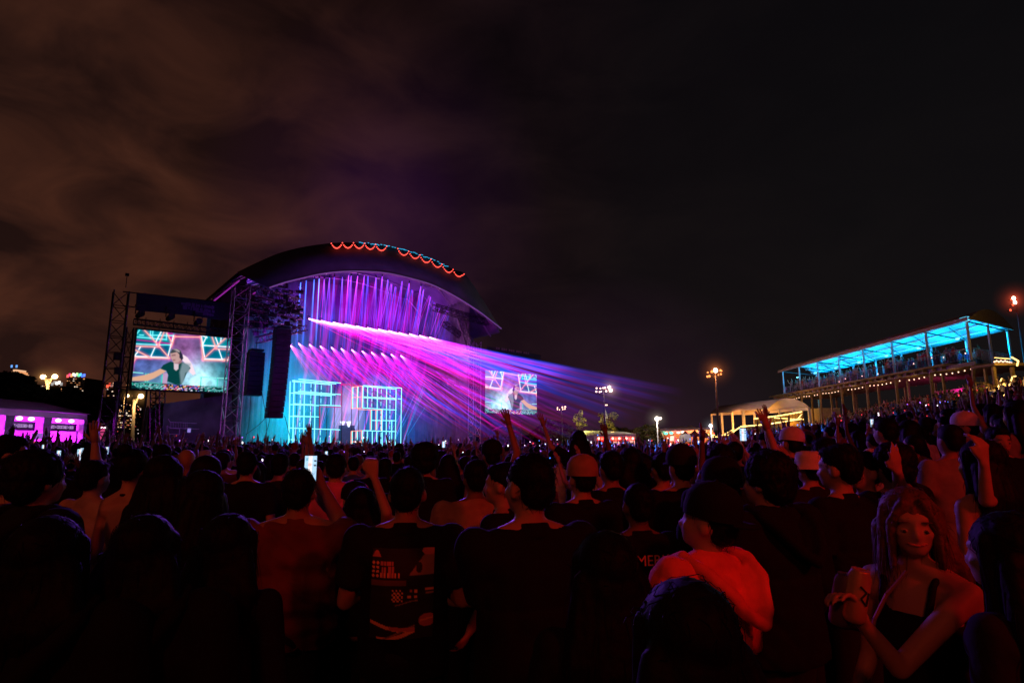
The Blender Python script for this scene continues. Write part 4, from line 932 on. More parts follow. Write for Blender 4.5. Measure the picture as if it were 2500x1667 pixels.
# trees
leaf_mats = {}
def tree(label, cx, cy, Y, clumps, n, col, trunk=True, name='broadleaf_tree', leaf=.22, kind=None, em=None):
    """clumps: (px, py, rx, ry) in photograph pixels at distance Y"""
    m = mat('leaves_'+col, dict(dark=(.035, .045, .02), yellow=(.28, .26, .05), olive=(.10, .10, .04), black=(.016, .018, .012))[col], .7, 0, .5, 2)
    c = P(cx, cy, Y); g = terrain(c.x, c.y); t = thing(name, label, 'tree', Vector((c.x, c.y, g)))
    b = MB(); rt = random.Random(int(cx*7+cy)); tot = sum(a[2]*a[3] for a in clumps)
    for (x, y, rx, ry) in clumps:
        o = P(x, y, Y); sx = rx/F*Y; sz = ry/F*Y; k = max(30, int(n*rx*ry/tot)); sub = [(rt.gauss(0, .5), rt.gauss(0, .5), rt.gauss(0, .5)) for _ in range(max(4, k//60))]
        for i in range(k):
            s_ = rt.choice(sub); d = Vector((rt.gauss(0, .22)+s_[0], rt.gauss(0, .22)+s_[1], rt.gauss(0, .22)+s_[2]))
            if d.length > 1.05: d = d.normalized()*rt.uniform(.7, 1.05)
            q = o+Vector((d.x*sx, d.y*max(sx, sz)*.8, d.z*sz)); a = Vector((rt.gauss(0, 1), rt.gauss(0, 1), rt.gauss(0, 1))).normalized(); x_, y_ = perp(a); s2 = leaf*rt.uniform(.6, 1.4)
            b.poly([q+x_*s2, q+y_*s2*.6, q-x_*s2, q-y_*s2*.6])
    b.build('crown', m, t)
    if trunk:
        base_ = Vector((c.x, c.y, g)); tb = MB(); tip = P(clumps[0][0], clumps[0][1], Y); tb.tube(base_, base_.lerp(tip, .5), .35, .22, 7); tb.tube(base_.lerp(tip, .5), tip, .22, .05, 7)
        for (x, y, rx, ry) in clumps[1:7]: tb.tube(base_.lerp(tip, .45), P(x, y, Y), .13, .03, 5)
        tb.build('trunk', mat('bark', (.05, .04, .03), .9), t)
    return t
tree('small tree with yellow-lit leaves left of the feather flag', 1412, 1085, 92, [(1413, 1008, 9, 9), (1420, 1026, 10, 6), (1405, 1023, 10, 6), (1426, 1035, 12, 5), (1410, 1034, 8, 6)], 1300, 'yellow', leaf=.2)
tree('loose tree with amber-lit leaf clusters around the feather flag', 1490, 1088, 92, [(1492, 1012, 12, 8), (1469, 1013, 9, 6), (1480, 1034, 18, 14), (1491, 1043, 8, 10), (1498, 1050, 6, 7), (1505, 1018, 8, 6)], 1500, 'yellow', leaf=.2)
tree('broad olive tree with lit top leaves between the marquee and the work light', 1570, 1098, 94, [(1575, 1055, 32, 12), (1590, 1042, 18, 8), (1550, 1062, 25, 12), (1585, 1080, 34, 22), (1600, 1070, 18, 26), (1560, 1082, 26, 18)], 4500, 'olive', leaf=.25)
tree('dark tree mass behind the marquee left of its roof', 1370, 1090, 100, [(1350, 1050, 40, 26), (1390, 1062, 30, 22), (1325, 1064, 30, 22), (1430, 1068, 26, 16)], 3200, 'dark', leaf=.3)
tree('dark tree mass behind the feather flag', 1510, 1092, 104, [(1510, 1058, 34, 16), (1470, 1062, 30, 14), (1536, 1064, 26, 14)], 2400, 'dark', leaf=.3)
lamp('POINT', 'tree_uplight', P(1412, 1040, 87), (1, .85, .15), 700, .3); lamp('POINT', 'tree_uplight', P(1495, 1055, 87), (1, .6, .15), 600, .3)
# concession building with red canopies
t = thing('concession_building', 'low red-lit concession building with long pale roof and green lamps, under the warm work light', 'building', P(1670, 1098, 96))
Yf = 96
b = MB(); b.slab([P(1606, 1047, Yf), P(1640, 1042, Yf+6), P(1688, 1038, Yf+6), P(1700, 1044, Yf), P(1742, 1043, Yf), P(1742, 1049, Yf-1), P(1606, 1053, Yf-1)], Vector((0, .3, 0))); b.build('roof', mat('pale_roof_sheet', (.5, .4, .4), .7), t)
b = MB(); b.slab([P(1606, 1053, Yf-.8), P(1742, 1048, Yf-.8), P(1742, 1056, Yf-.8), P(1606, 1058, Yf-.8)], Vector((0, .1, 0))); b.build('fascia', mat('cream_fascia', (.65, .5, .45), .7), t)
b = MB(); b.slab([P(1606, 1056, Yf+3), P(1742, 1056, Yf+3), P(1742, 1100, Yf+3), P(1606, 1100, Yf+3)], Vector((0, .1, 0))); b.build('back_wall', mat('warm_wall', (.55, .3, .2), .7), t)
for x in (1604, 1618, 1648, 1700, 1728): b = MB(); b.slab([P(x-1, 1053, Yf-.8), P(x+1.2, 1053, Yf-.8), P(x+1.2, 1100, Yf-.8), P(x-1, 1100, Yf-.8)], Vector((0, .2, 0))); b.build('column', mat('red_column', (.5, .2, .15), .7), t)
for x, y in ((1609, 1058.5), (1626, 1058), (1639, 1057)): MB().ball(P(x, y, Yf-1), (.3, .1, .2), 8, 5).build('green_lamp', emis('green_lamp', (.12, 1, .6), 2.4), t)
for x, y in ((1656, 1056), (1667, 1054.5)): MB().ball(P(x, y, Yf-1), (.28, .1, .16), 8, 5).build('pink_lamp', emis('pink_lamp', (1, .5, .45), 4), t)
b = MB(); b.slab([P(1637, 1064, Yf), P(1646, 1063.5, Yf), P(1645, 1076, Yf), P(1635, 1076, Yf)], Vector((0, .1, 0))); b.slab([P(1612, 1070, Yf), P(1619, 1070, Yf), P(1619, 1080, Yf), P(1612, 1080, Yf)], Vector((0, .1, 0))); b.build('lit_window', emis('cream_window', (1, .75, .6), 1.3), t)
b = MB()
for (xa, xb, y) in ((1650, 1668, 1060.5), (1648, 1670, 1065), (1688, 1740, 1066.5), (1650, 1672, 1072), (1690, 1736, 1070)): b.slab([P(xa, y, Yf+.5), P(xb, y-.6, Yf+.5), P(xb, y+1.2, Yf+.5), P(xa, y+1.8, Yf+.5)], Vector((0, .1, 0)))
b.build('light_strip', emis('orange_strip', (1, .3, .08), 1.6), t)
lamp('POINT', 'stall_red_light', P(1660, 1068, Yf-2), (1, .10, .04), 800, .3); lamp('POINT', 'stall_amber_light', P(1715, 1072, Yf-2), (1, .42, .08), 700, .3); lamp('POINT', 'stall_green_light', P(1620, 1062, Yf-1.5), (.1, 1, .55), 60, .3); lamp('SPOT', 'roof_pink_light', P(1660, 1052, Yf-6), (1, .3, .35), 500, .3, target=P(1665, 1045, Yf+3), spot=130, blend=1)
for i, (xc, wd_, y) in enumerate(((1673, 9, 1051), (1696, 12, 1049.5), (1722, 8, 1053))):
    t = thing('canopy', ['left', 'middle', 'right'][i]+' one of three dark red peaked canopies before the concession building', 'canopy', P(xc, 1095, 88))
    b = MB(); ap_ = P(xc, y, 90); cs = [P(xc-wd_, y+9, 88), P(xc+wd_, y+9, 88), P(xc+wd_*.9, y+8.5, 92), P(xc-wd_*.9, y+8.5, 92)]
    for a_, c_ in zip(cs, cs[1:]+cs[:1]): b.poly([ap_, a_, c_])
    b.slab([cs[0], cs[1], cs[1]-Z*.45, cs[0]-Z*.45], Vector((0, .03, 0))); b.build('canopy_top', mat('maroon_cloth', (.10, .018, .02), .8), t)
    for c_ in cs: MB().tube(c_, Vector((c_.x, c_.y, terrain(c_.x, c_.y))), .04, n=5).build('leg', M_STEEL, t)
t = thing('small_tent', 'small pale tent panel in front of the leftmost maroon canopy', 'tent', P(1679, 1095, 84)); b = MB(); b.slab([P(x, y, 84) for x, y in ((1670, 1066), (1674, 1059), (1684, 1059), (1687, 1066), (1687, 1078), (1671, 1078))], Vector((0, 2.5, 0))); b.build('walls', mat('grey_tent', (.35, .33, .38), .8), t)

# ------------------------------------------------------------------ purple bar tent on the left
q1 = P(212, 1012, 43); q0 = P(-60, 990, 32.9)
BT = Plane((q0.x, q0.y), (q1.x, q1.y)); bp = BT.p
bt_ = thing('bar_tent', 'long white bar tent glowing purple inside, at the left edge behind the crowd', 'tent', bp(120, 1075, 0))
zE2 = BT.at(212, 1012)[1]; uE = BT.at(212, 1012)[0]; u00 = BT.at(-60, 990)[0]
rz = BT.at(218, 995, 3.2)[1]
b = MB(); b.strip([BT.W(u00, 3.2, rz), BT.W(uE+.2, 3.2, rz)], [BT.W(u00, -.15, zE2), BT.W(uE+.2, -.15, zE2)]); b.strip([BT.W(u00, 3.2, rz), BT.W(uE+.2, 3.2, rz)], [BT.W(u00, 6.5, zE2), BT.W(uE+.2, 6.5, zE2)]); b.build('roof', mat('dim_tent_roof', (.20, .17, .20), .7, 0, .2, 1), bt_, solid=.05)
g_ = terrain(-31, 40)
b = MB(); b.slab([BT.W(uE, 0, zE2), BT.W(uE, 3.2, rz), BT.W(uE, 6.4, zE2), BT.W(uE, 6.4, g_), BT.W(uE, 0, g_)], BT.u*-.05); b.build('end_wall', M_WHITE, bt_)
b = MB(); b.slab([BT.W(u00, 4.4, g_), BT.W(uE, 4.4, g_), BT.W(uE, 4.4, zE2), BT.W(u00, 4.4, zE2)], BT.n*.05); b.build('back_wall', mat('white_inner_wall', (.62, .6, .64), .8, 0, .25, .8, .4), bt_)
bays = [(-40, 15), (37, 109), (129, 208)]
prevx = -60
def ux(x, y=1010): return BT.at(x, y)[0]
b = MB(); hd = .38
b.box(BT.W((u00+uE)/2, 0, zE2-hd/2), (uE-u00, .1, hd), BT.u, BT.n); b.build('valance', M_WHITE, bt_)
for (xa, xb) in ((15, 37), (109, 129), (208, 214)):
    a_, c_ = ux(xa), ux(xb); b = MB(); n = 9
    A = [BT.W(a_+(c_-a_)*i/n, .08*math.sin(i*2.3), zE2-hd) for i in range(n+1)]; B = [BT.W(a_+(c_-a_)*i/n*.6+(c_-a_)*.2, .08*math.sin(i*2.3), g_) for i in range(n+1)]
    b.strip(A, B); b.build('side_drape', mat('violet_grey_drape', (.4, .36, .44), .8), bt_, smooth=True, solid=.03)
for i, (xa, xb) in enumerate(bays):
    a_, c_ = ux(xa), ux(xb); mid = (a_+c_)/2
    b = MB(); b.box(BT.W(mid, .5, zE2-.95), ((c_-a_)*1.0, .06, .55), BT.u, BT.n); b.build('sign_board', mat('dark_purple_board', (.05, .02, .07), .6), bt_)
    text_mesh('SPIRITS + COCKTAILS + BEER', .30, emis('sign_letters', (.75, .45, 1.0), .6), 'lettering', bt_, BT.W(mid, .44, zE2-.95), BT.u, Z, font_scale_x=.62*(c_-a_)/3.1)
    for f in (.3, .7):
        MB().ball(BT.W(a_+(c_-a_)*f, .25, zE2-.5), (.17, .17, .12), 8, 5).build('bulb', emis('violet_bulb', (.9, .6, 1), 5), bt_)
    lamp('POINT', 'bar_purple_light', BT.W(mid, 1.4, zE2-.7), (.55, .02, 1.0), 700, .25)
    lamp('POINT', 'bar_magenta_light', BT.W(mid+.3, 2.4, g_+1.4), (.9, .0, .8), 380, .25)
    if i != 1:
        f0 = .04; wd_ = (c_-a_)*.52; u_ = a_+(c_-a_)*.30
        for (dz, h_, col_, nm, st) in ((1.55, .42, (.35, .12, .6), 'menu_violet', .9), (2.0, .22, (1, .08, .15), 'menu_red', 1.0), (2.55, .16, (1, .75, .35), 'menu_amber', 1.2)):
            MB().box(BT.W(u_, 1.2, zE2-dz), (wd_, .05, h_), BT.u, BT.n).build('menu_panel', emis(nm, col_, st), bt_)
        for k_, (du, col_, nm) in enumerate(((-.22, (.35, .9, .85), 'menu_teal'), (.26, (.9, 1, .75), 'menu_cream'))):
            MB().box(BT.W(u_+du*wd_, 1.2, zE2-3.05), (wd_*.42, .05, .62), BT.u, BT.n).build('menu_screen', emis(nm, col_, .95), bt_)
        MB().box(BT.W(u_+.35*wd_, 1.1, zE2-1.5), (.22, .04, .3), BT.u, BT.n).build('cup_picture', emis('cup_pink', (1, .55, .75), 1.1), bt_)
    else:
        b = MB(); b.box(BT.W(mid+.2, 3.4, g_+1.25), ((c_-a_)*.6, .5, .1), BT.u, BT.n)
        b.box(BT.W(mid+.2, 3.4, g_+1.75), ((c_-a_)*.6, .5, .06), BT.u, BT.n); b.build('bottle_shelf', M_STEEL, bt_)
        b = MB()
        for j in range(26): b.tube(BT.W(mid+.2-(c_-a_)*.28+(c_-a_)*.56*(j % 13)/12, 3.2, g_+1.3+(j//13)*.5), BT.W(mid+.2-(c_-a_)*.28+(c_-a_)*.56*(j % 13)/12, 3.2, g_+1.3+(j//13)*.5+random.uniform(.22, .34)), .045, .02, 6)
        b.build('bottles', mat('red_bottle', (.5, .1, .15), .3), bt_)
b = MB(); b.box(BT.W((u00+uE)/2, .9, g_+.55), (uE-u00-.5, .6, 1.1), BT.u, BT.n); b.build('counter', mat('bar_front', (.2, .15, .25), .6), bt_)
lamp('SPOT', 'tent_roof_violet', BT.W(6, -9, 5.5), (.45, .12, .7), 45, .5, target=BT.W(8, 1, zE2+.5), spot=120, blend=1)
# small pink stall beyond it
t = thing('pink_stall', 'tiny pink-lit stall with a row of white bulbs, right of the purple bar tent', 'stall', P(246, 1085, 50))
b = MB(); b.slab([P(237, 1040, 50), P(256, 1041, 50), P(256, 1080, 50), P(237, 1080, 50)], Vector((0, .1, 0))); b.build('back_wall', emis('pink_wall_glow', (.55, .05, .18), 1.0), t)  # pink light on the wall put in as emission
b = MB(); b.box(P(250, 1034, 49.5), (1.6, 1.4, .12)); b.box(P(262, 1055, 49.5), (.25, .3, 2.0)); b.build('roof', mat('grey_stall', (.2, .18, .18), .7), t)
b = MB(); [b.ball(P(241+i*2.6, 1043.5, 49.3), .05, 6, 4) for i in range(7)]; b.build('bulb', emis('white_bulb', (1, .85, .9), 3), t)

# ------------------------------------------------------------------ the far skyline, street lamps and trees on the left
def skyscraper(label, x0, x1, ytop, ybot, Y, rows, cols, dens, warm=True, crown=None, depth=20, xoff=0, seed=1):
    rs = random.Random(seed); A = P(x0, ybot, Y); Bq = P(x1, ybot, Y); zt2 = P((x0+x1)/2, ytop, Y).z; z0 = 0
    t = thing('skyscraper', label, 'building', Vector(((A.x+Bq.x)/2, Y, 0))); wd_ = Bq.x-A.x
    MB().box(Vector(((A.x+Bq.x)/2, Y+depth/2, zt2/2)), (wd_, depth, zt2)).build('tower_block', mat('night_facade', (.05, .04, .04), .6, 0, .4, .1), t)
    zb = P(x0, ybot, Y).z; cnt = 0
    for r in range(rows):
        run = 0
        for c in range(cols):
            if rs.random() > dens or cnt > 60: continue
            cnt += 1; ww = wd_/cols*rs.choice([.5, .7, .95]); hh = (zt2-zb)/rows*rs.choice([.35, .5])
            x = A.x+wd_*(c+.5)/cols; z = zb+(zt2-zb)*(r+.4)/rows
            MB().box(Vector((x, Y-.2, z)), (ww, .3, hh)).build('window', rs.choice([emis('win_amber', (1, .42, .16), .95), emis('win_amber_dim', (.8, .3, .12), .4), emis('win_white', (1, .75, .55), 1.1), emis('win_amber_dim', (.8, .3, .12), .4)]), t)
    if crown:
        n = len(crown)
        for i, c in enumerate(crown):
            x = A.x+wd_*(i+.5)/n; MB().box(Vector((x, Y-.5, zt2+1.5+1.2*math.sin(math.pi*(i+.5)/n)+(i % 2)*.9)), (wd_/n*.85, .8, 3.0)).build('crown_light', emis('crown%d' % (hash(c) % 997), c, 1.8), t)
    return t
skyscraper('tapering far tower with tiered amber lights and two blue-tipped masts above the dark trees', 22, 46, 914, 955, 700, 6, 5, .35, seed=2)
t = thing('tower_crown', 'stepped amber-lit crown with two masts on the far left tower', 'tower crown', P(34, 914, 700))
for (xa, xb, y0, y1, cc) in ((22, 46, 914, 911, (1, .45, .2)), (26, 43, 909, 906.5, (1, .4, .15)), (30, 39, 904, 902, (1, .55, .3))):
    a_, c_ = P(xa, y0, 698), P(xb, y0, 698); b = MB(); b.box(Vector(((a_.x+c_.x)/2, 706, (a_.z+c_.z)/2)), (c_.x-a_.x, 14, 2.5)); b.build('light_band', emis('band_%d' % xa, cc, .9), t)
for x in (28.5, 40.5):
    MB().tube(P(x, 905, 700), P(x, 894, 700), .6, n=5).build('mast', M_STEEL, t); MB().box(P(x, 894, 699), (1.3, 1.3, 3)).build('beacon', emis('blue_beacon', (.15, .4, 1), 1.2), t)
skyscraper('dark round-shouldered tower crowned with a rainbow band of lights', 158, 203, 922, 965, 620, 9, 9, .32, crown=[(1, .1, .1), (1, .05, .2), (1, .3, .1), (.9, .8, .6), (.9, .9, 1), (.5, .9, .3), (.1, .8, .3), (.1, .5, .9), (.05, .15, 1), (.1, .2, 1)], seed=4, depth=30)
skyscraper('tower with a row of red roof lights left of the lattice tower', 253, 284, 947, 1010, 560, 12, 7, .22, crown=[(1, .1, .05), (.9, .08, .04), (.2, .1, .1), (1, .5, .3), (1, .12, .05), (1, .15, .1)], seed=6)
skyscraper('low office block with amber window rows left of the double street lamp', 78, 108, 940, 962, 560, 5, 7, .4, seed=8)
skyscraper('short block with one white roof light right of the double street lamp', 122, 150, 942, 965, 590, 5, 6, .25, crown=[(.2, .2, .2), (.2, .2, .2), (1, 1, .95), (1, .9, .8), (.2, .2, .2)], seed=9)
skyscraper('narrow dim tower seen behind the lattice tower of the left screen', 302, 326, 926, 1000, 600, 14, 4, .28, seed=12)
skyscraper('wide low block with scattered amber windows behind the lattice tower', 255, 330, 1000, 1045, 420, 8, 14, .22, seed=13)
skyscraper('very low lit block peeping between trees right of the rainbow tower', 225, 262, 976, 1000, 520, 5, 8, .3, seed=15)
pts_ = MB(); rs = random.Random(9)
for i in range(150):
    x = rs.choice([rs.uniform(0, 60), rs.uniform(70, 250), rs.uniform(235, 345), rs.uniform(280, 345)]); y = rs.uniform(955, 1000) if x < 235 else rs.uniform(985, 1060)
    c = P(x, y, 260+rs.random()*60); pts_.cur = rs.choice([0, 0, 1, 2]); pts_.box(c, (rs.uniform(.15, .5), .2, rs.uniform(.15, .3)))
o = pts_.build('distant_city_lights', [emis('far_amber', (1, .5, .2), 1.3), emis('far_white', (1, .85, .75), 1.4), emis('far_red', (1, .12, .1), 1.2)]); tag(o, 'countless pinprick city lights sprinkled low behind the left tower and trees', 'city lights', kind='stuff')
def street_lamp(label, px, yb_, yt, heads, Y, col=(1, .55, .2)):
    c = P(px, yb_, Y); t = thing('street_lamp', label, 'street lamp', Vector((c.x, c.y, 0))); top_ = P(px, yt, Y)
    MB().tube(Vector((c.x, c.y, 0)), top_, .30, .2, 8).build('pole', mat('pale_pole', (.55, .5, .4), .5), t)
    for (x, y) in heads:
        h_ = P(x, y, Y); b = MB(); b.path([top_-Z*1.2, top_.lerp(h_, .5)-Z*.1, h_+Z*.3], .16, 6); b.build('arm', mat('pale_pole', (.55, .5, .4)), t)
        MB().ball(h_, (.42, .35, .36), 10, 7).build('lamp_head', emis('sodium_lamp', (1, .62, .28), 12), t)
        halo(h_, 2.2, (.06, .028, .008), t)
        lamp('POINT', 'street_lamp_glow', h_-Vector((0, 1.2, 1.6)), col, 420, .3)
street_lamp('tall double-headed orange street lamp on the left above the purple bar tent', 118.5, 1000, 925, [(105.5, 920), (134, 919)], 95)
street_lamp('single orange street lamp glowing under the left video screen', 328, 1050, 975, [(344, 967)], 95)
street_lamp('faint farther orange street lamp behind the left lattice tower', 305, 1050, 970, [(311, 966)], 150)
tree('large black tree at the far left under the tiered tower', 60, 985, 75, [(30, 935, 34, 26), (62, 936, 26, 22), (10, 940, 30, 34), (48, 965, 60, 30), (75, 985, 40, 18)], 6000, 'black', leaf=.3)
tree('black bushy tree below the rainbow tower', 170, 1000, 70, [(170, 975, 34, 22), (150, 990, 34, 18), (195, 985, 30, 26), (185, 968, 24, 14)], 5000, 'black', leaf=.28)
tree('black tree right of the purple bar tent roof', 235, 1010, 66, [(232, 980, 24, 22), (245, 1005, 26, 30), (225, 1010, 24, 34), (250, 1035, 20, 34)], 5200, 'black', leaf=.28)
tree('low dark hedge of trees behind the bar tent roof', 100, 1010, 62, [(20, 985, 60, 20), (100, 990, 60, 22), (150, 1000, 50, 22), (60, 1005, 80, 22), (200, 1010, 40, 24)], 6000, 'black', leaf=.3, trunk=False)
tree('dark tree behind the scrim under the left screen', 400, 1080, 90, [(395, 1010, 40, 30), (430, 1030, 40, 40), (370, 1040, 30, 30)], 3200, 'black', leaf=.3)
# distant rise closing the horizon
b = MB(); A = []; Bq = []
for i in range(60):
    x = -1500+i*60; A.append((x, 1400, -5)); Bq.append((x, 1400, 16+12*noise.noise(Vector((i*.2, 0, 0)))))
b.strip([Vector(a) for a in A], [Vector(a) for a in Bq]); tag(b.build('hills', mat('far_hills', (.02, .018, .02), 1), solid=20), kind='structure')
# ------------------------------------------------------------------ people
SKIN = [mat('skin_light', (.36, .24, .18), .55, 0, .12, 6, .05), mat('skin_tan', (.26, .16, .11), .55, 0, .12, 6, .05), mat('skin_brown', (.13, .08, .05), .55, 0, .12, 6, .05)]
HAIRM = dict(black=mat('black_hair', (.004, .0035, .0035), .65, 0, .5, 30, .2, .12), brown=mat('brown_hair', (.012, .007, .005), .6, 0, .5, 30, .2, .15), fair=mat('fair_hair', (.08, .045, .025), .6, 0, .4, 30, .5))
CL = dict(black=(.005, .005, .006), charcoal=(.012, .012, .014), navy=(.006, .008, .02), maroon=(.06, .025, .028), red=(.35, .03, .03), white=(.60, .58, .56), fleece=(.80, .14, .12), grey=(.20, .20, .21), beige=(.38, .30, .22), olive=(.10, .11, .06), tan=(.30, .21, .14), pink=(.5, .22, .25), blue=(.06, .12, .35))
def cloth(c): return mat(c+'_cloth', CL[c], .9, 0, .18, 14, .25, .2)
DENIM = mat('dark_denim', (.006, .007, .012), .9); SHOE = mat('shoe_rubber', (.03, .03, .03), .7)
V3 = Vector
def capsule(b, p, q, r0, r1, n=12):
    b.ball(p, r0, n, 8); b.tube(p, q, r0, r1, n); b.ball(q, r1, n, 8)
def remesh(b, voxel, name, m, smooth=3, post=None):
    me = bpy.data.meshes.new('tmp'); me.from_pydata(b.v, [], b.f)
    o = bpy.data.objects.new('tmp', me); COL.objects.link(o)
    md = o.modifiers.new('r', 'REMESH'); md.mode = 'VOXEL'; md.voxel_size = voxel
    if smooth: s_ = o.modifiers.new('s', 'SMOOTH'); s_.factor = .5; s_.iterations = smooth
    dg = bpy.context.evaluated_depsgraph_get(); new = bpy.data.meshes.new_from_object(o.evaluated_get(dg)); bpy.data.objects.remove(o); bpy.data.meshes.remove(me)
    new.name = name
    if post:
        n = len(new.vertices); co = np.empty(n*3); new.vertices.foreach_get('co', co); no = np.array([tuple(v.normal) for v in new.vertices])
        co = co.reshape(-1, 3); d = np.array([post(c) for c in co]); co += no*d[:, None]; new.vertices.foreach_set('co', co.ravel())
    new.materials.clear(); new.materials.append(m); new.shade_smooth(); new.update(); return new
def hand(b, wrist, d, nrm, curl=.35, s=1.0, side=1, spread=.12):
    """palm and five separate fingers; d = direction of the hand, nrm = back of the hand"""
    d = d.normalized(); sd = d.cross(nrm).normalized(); nrm = sd.cross(d).normalized()
    for k in (-1, -.33, .33, 1): capsule(b, wrist+sd*(.016*k*s), wrist+d*.085*s+sd*(.031*k*s), .017*s, .014*s, 8)
    for i, (off, ln) in enumerate(((-1.05, .066), (-.35, .080), (.35, .076), (1.05, .058))):
        o = wrist+d*.085*s+sd*(.030*off*s); a = 0; dd = (d+sd*off*spread).normalized()
        for j, f in enumerate((.45, .32, .23)):
            a += curl*(1+.12*i); v_ = (dd*math.cos(a)-nrm*math.sin(a)).normalized(); q = o+v_*ln*f*s*1.25; capsule(b, o, q, (.0098-.001*j)*s, (.009-.001*j)*s, 8); o = q
    o = wrist+d*.025*s-sd*(.03*s*side)*-1*-1; v_ = (d*.75-sd*.6*side-nrm*.25).normalized(); q = o+v_*.042*s; capsule(b, o, q, .0125*s, .011*s, 8)
    v2 = (d*.95-sd*.1*side-nrm*.35).normalized(); capsule(b, q, q+v2*.032*s, .0105*s, .009*s, 8)
def rotv(v, yaw, pitch, roll=0, o=V3((0, 0, 1.50))):
    return o+(Matrix.Rotation(yaw, 3, 'Z') @ Matrix.Rotation(pitch, 3, 'X') @ Matrix.Rotation(roll, 3, 'Y')) @ (v-o)
REST = dict(down=((.235, -.02, 1.14), (.235, .10, .92)), fwd=((.24, .02, 1.16), (.12, .27, 1.20)), up=((.27, .10, 1.66), (.20, .14, 1.93)), upout=((.36, .06, 1.56), (.42, .10, 1.83)),
            phone=((.24, .22, 1.40), (.10, .30, 1.68)), high=((.22, .06, 1.72), (.20, .05, 2.0)), pocket=((.27, -.06, 1.14), (.22, .08, .96)), chest=((.22, .08, 1.18), (.04, .25, 1.34)))
def human(sp_):
    """-> list of (part name, mesh, materials) in metres, feet at the origin, facing +Y"""
    vx = sp_.get('vox', .022); w_ = sp_.get('w', 1.0); fem = sp_.get('fem', False); fine = vx < .014
    yaw = math.radians(sp_.get('hy', 0)); pit = math.radians(sp_.get('hp', 0)); rol = math.radians(sp_.get('hr', 0))
    R_ = lambda v: rotv(V3(v), yaw, pit, rol)
    sw = (.165 if fem else .188)*w_; bulk = w_*(0.88 if fem else 1.0)
    skin = SKIN[sp_.get('skin', 0)]; hr = sp_.get('hair', 'short'); hc = sp_.get('hc', 'black'); top = sp_.get('top', 'black'); slv = sp_.get('slv', 'tee')
    arms = []
    for key, s_ in (('L', -1), ('R', 1)):
        a = sp_.get(key, 'down'); a = REST[a] if isinstance(a, str) else a
        el, ha = V3(a[0]), V3(a[1])
        if isinstance(sp_.get(key, 'down'), str): el.x = (el.x+(sw-.188))*s_; ha.x = ha.x*s_
        sh = V3((sw*s_, -.005, 1.425)); up_ = el.z > 1.45
        if up_: sh.z += .03
        arms.append((s_, sh, el, ha))
    b = MB()
    # head
    def bl(c, r): 
        b2 = MB(); b2.ball((0, 0, 0), r, 16, 12) ; M = Matrix.Rotation(yaw, 3, 'Z') @ Matrix.Rotation(pit, 3, 'X') @ Matrix.Rotation(rol, 3, 'Y')
        c = R_(c); b.add([c+M @ V3(v) for v in b2.v], b2.f)
    bl((0, -.008, 1.652), (.077, .096, .098)); bl((0, .028, 1.600), (.062, .068, .075)); bl((0, .052, 1.560), (.040, .040, .032))
    for s_ in (-1, 1): bl((.078*s_, -.005, 1.618), (.012, .020, .032)); bl((.036*s_, .070, 1.607), (.022, .018, .020))
    bl((0, .098, 1.604), (.014, .018, .022)); bl((0, .086, 1.632), (.011, .014, .030)); bl((0, .086, 1.571), (.022, .012, .010)); bl((0, .075, 1.655), (.05, .02, .02))
    capsule(b, V3((0, -.012, 1.44)), R_((0, -.005, 1.575)), .056*w_**.5*(.88 if fem else 1), .053*(.88 if fem else 1))
    # torso
    for s_ in (-1, 1): capsule(b, V3((0, -.015, 1.485)), V3((sw*.8*s_, -.012, 1.425)), .052, .052)
    capsule(b, V3((-sw*.86, -.005, 1.40)), V3((sw*.86, -.005, 1.40)), .062, .062)
    b.ball((0, -.002, 1.29), (.158*bulk, .105*bulk, .19), 16, 10); b.ball((0, .0, 1.09), (.132*bulk, .10*bulk, .17), 16, 10); b.ball((0, -.01, .95), (.165*bulk, .118*bulk, .12), 16, 10)
    for s_, sh, el, ha in arms:
        r = .048*(.85 if fem else 1)*w_**.5; capsule(b, sh, el, r*1.08, r*.84); capsule(b, el, ha, r*.84, r*.56)
        d = (ha-el).normalized(); d = (d+V3(sp_.get('hd'+('L' if s_ < 0 else 'R'), (0, 0, 0)))).normalized(); nr = V3((0, -1, .2)) if abs(d.z) > .5 else V3((0, 0, 1))
        curl = sp_.get('curl'+('L' if s_ < 0 else 'R'), .35)
        if fine: hand(b, ha, d, nr, curl, 1.0, s_)
    for s_ in (-1, 1):
        capsule(b, V3((.085*s_, 0, .90)), V3((.095*s_, .01, .50)), .082*bulk, .052); capsule(b, V3((.095*s_, .01, .50)), V3((.10*s_, -.01, .09)), .052, .038); capsule(b, V3((.10*s_, -.02, .05)), V3((.115*s_, .13, .035)), .04, .034)
    parts = [('body', remesh(b, vx, 'body', skin, 3), None)]
    if not fine:
        hb = MB(); hb.v = [tuple(v.co) for v in parts[0][1].vertices]; hb.f = [tuple(p.vertices) for p in parts[0][1].polygons]
        for s_, sh, el, ha in arms:
            d = (ha-el).normalized(); t2 = MB(); nr = V3((0, -1, .2)) if abs(d.z) > .5 else V3((0, 0, 1)); sd = d.cross(nr).normalized()
            t2.tube(ha-d*.01, ha+d*.09, .026, .034, 6)
            for k, ln in ((-1, .07), (-.33, .085), (.33, .08), (1, .06)): t2.tube(ha+d*.075+sd*.026*k, ha+d*(.085+ln)+sd*(.036*k)-nr*.02, .011, .008, 4)
            t2.tube(ha+d*.02+sd*.03*-s_, ha+d*.07+sd*.065*-s_, .013, .009, 4); hb.add(t2.v, t2.f)
        me = bpy.data.meshes.new('body'); me.from_pydata(hb.v, [], hb.f); me.materials.append(skin); me.shade_smooth(); parts = [('body', me, None)]
    # upper garment
    b = MB(); g = .014 if slv != 'hoodie' else .038
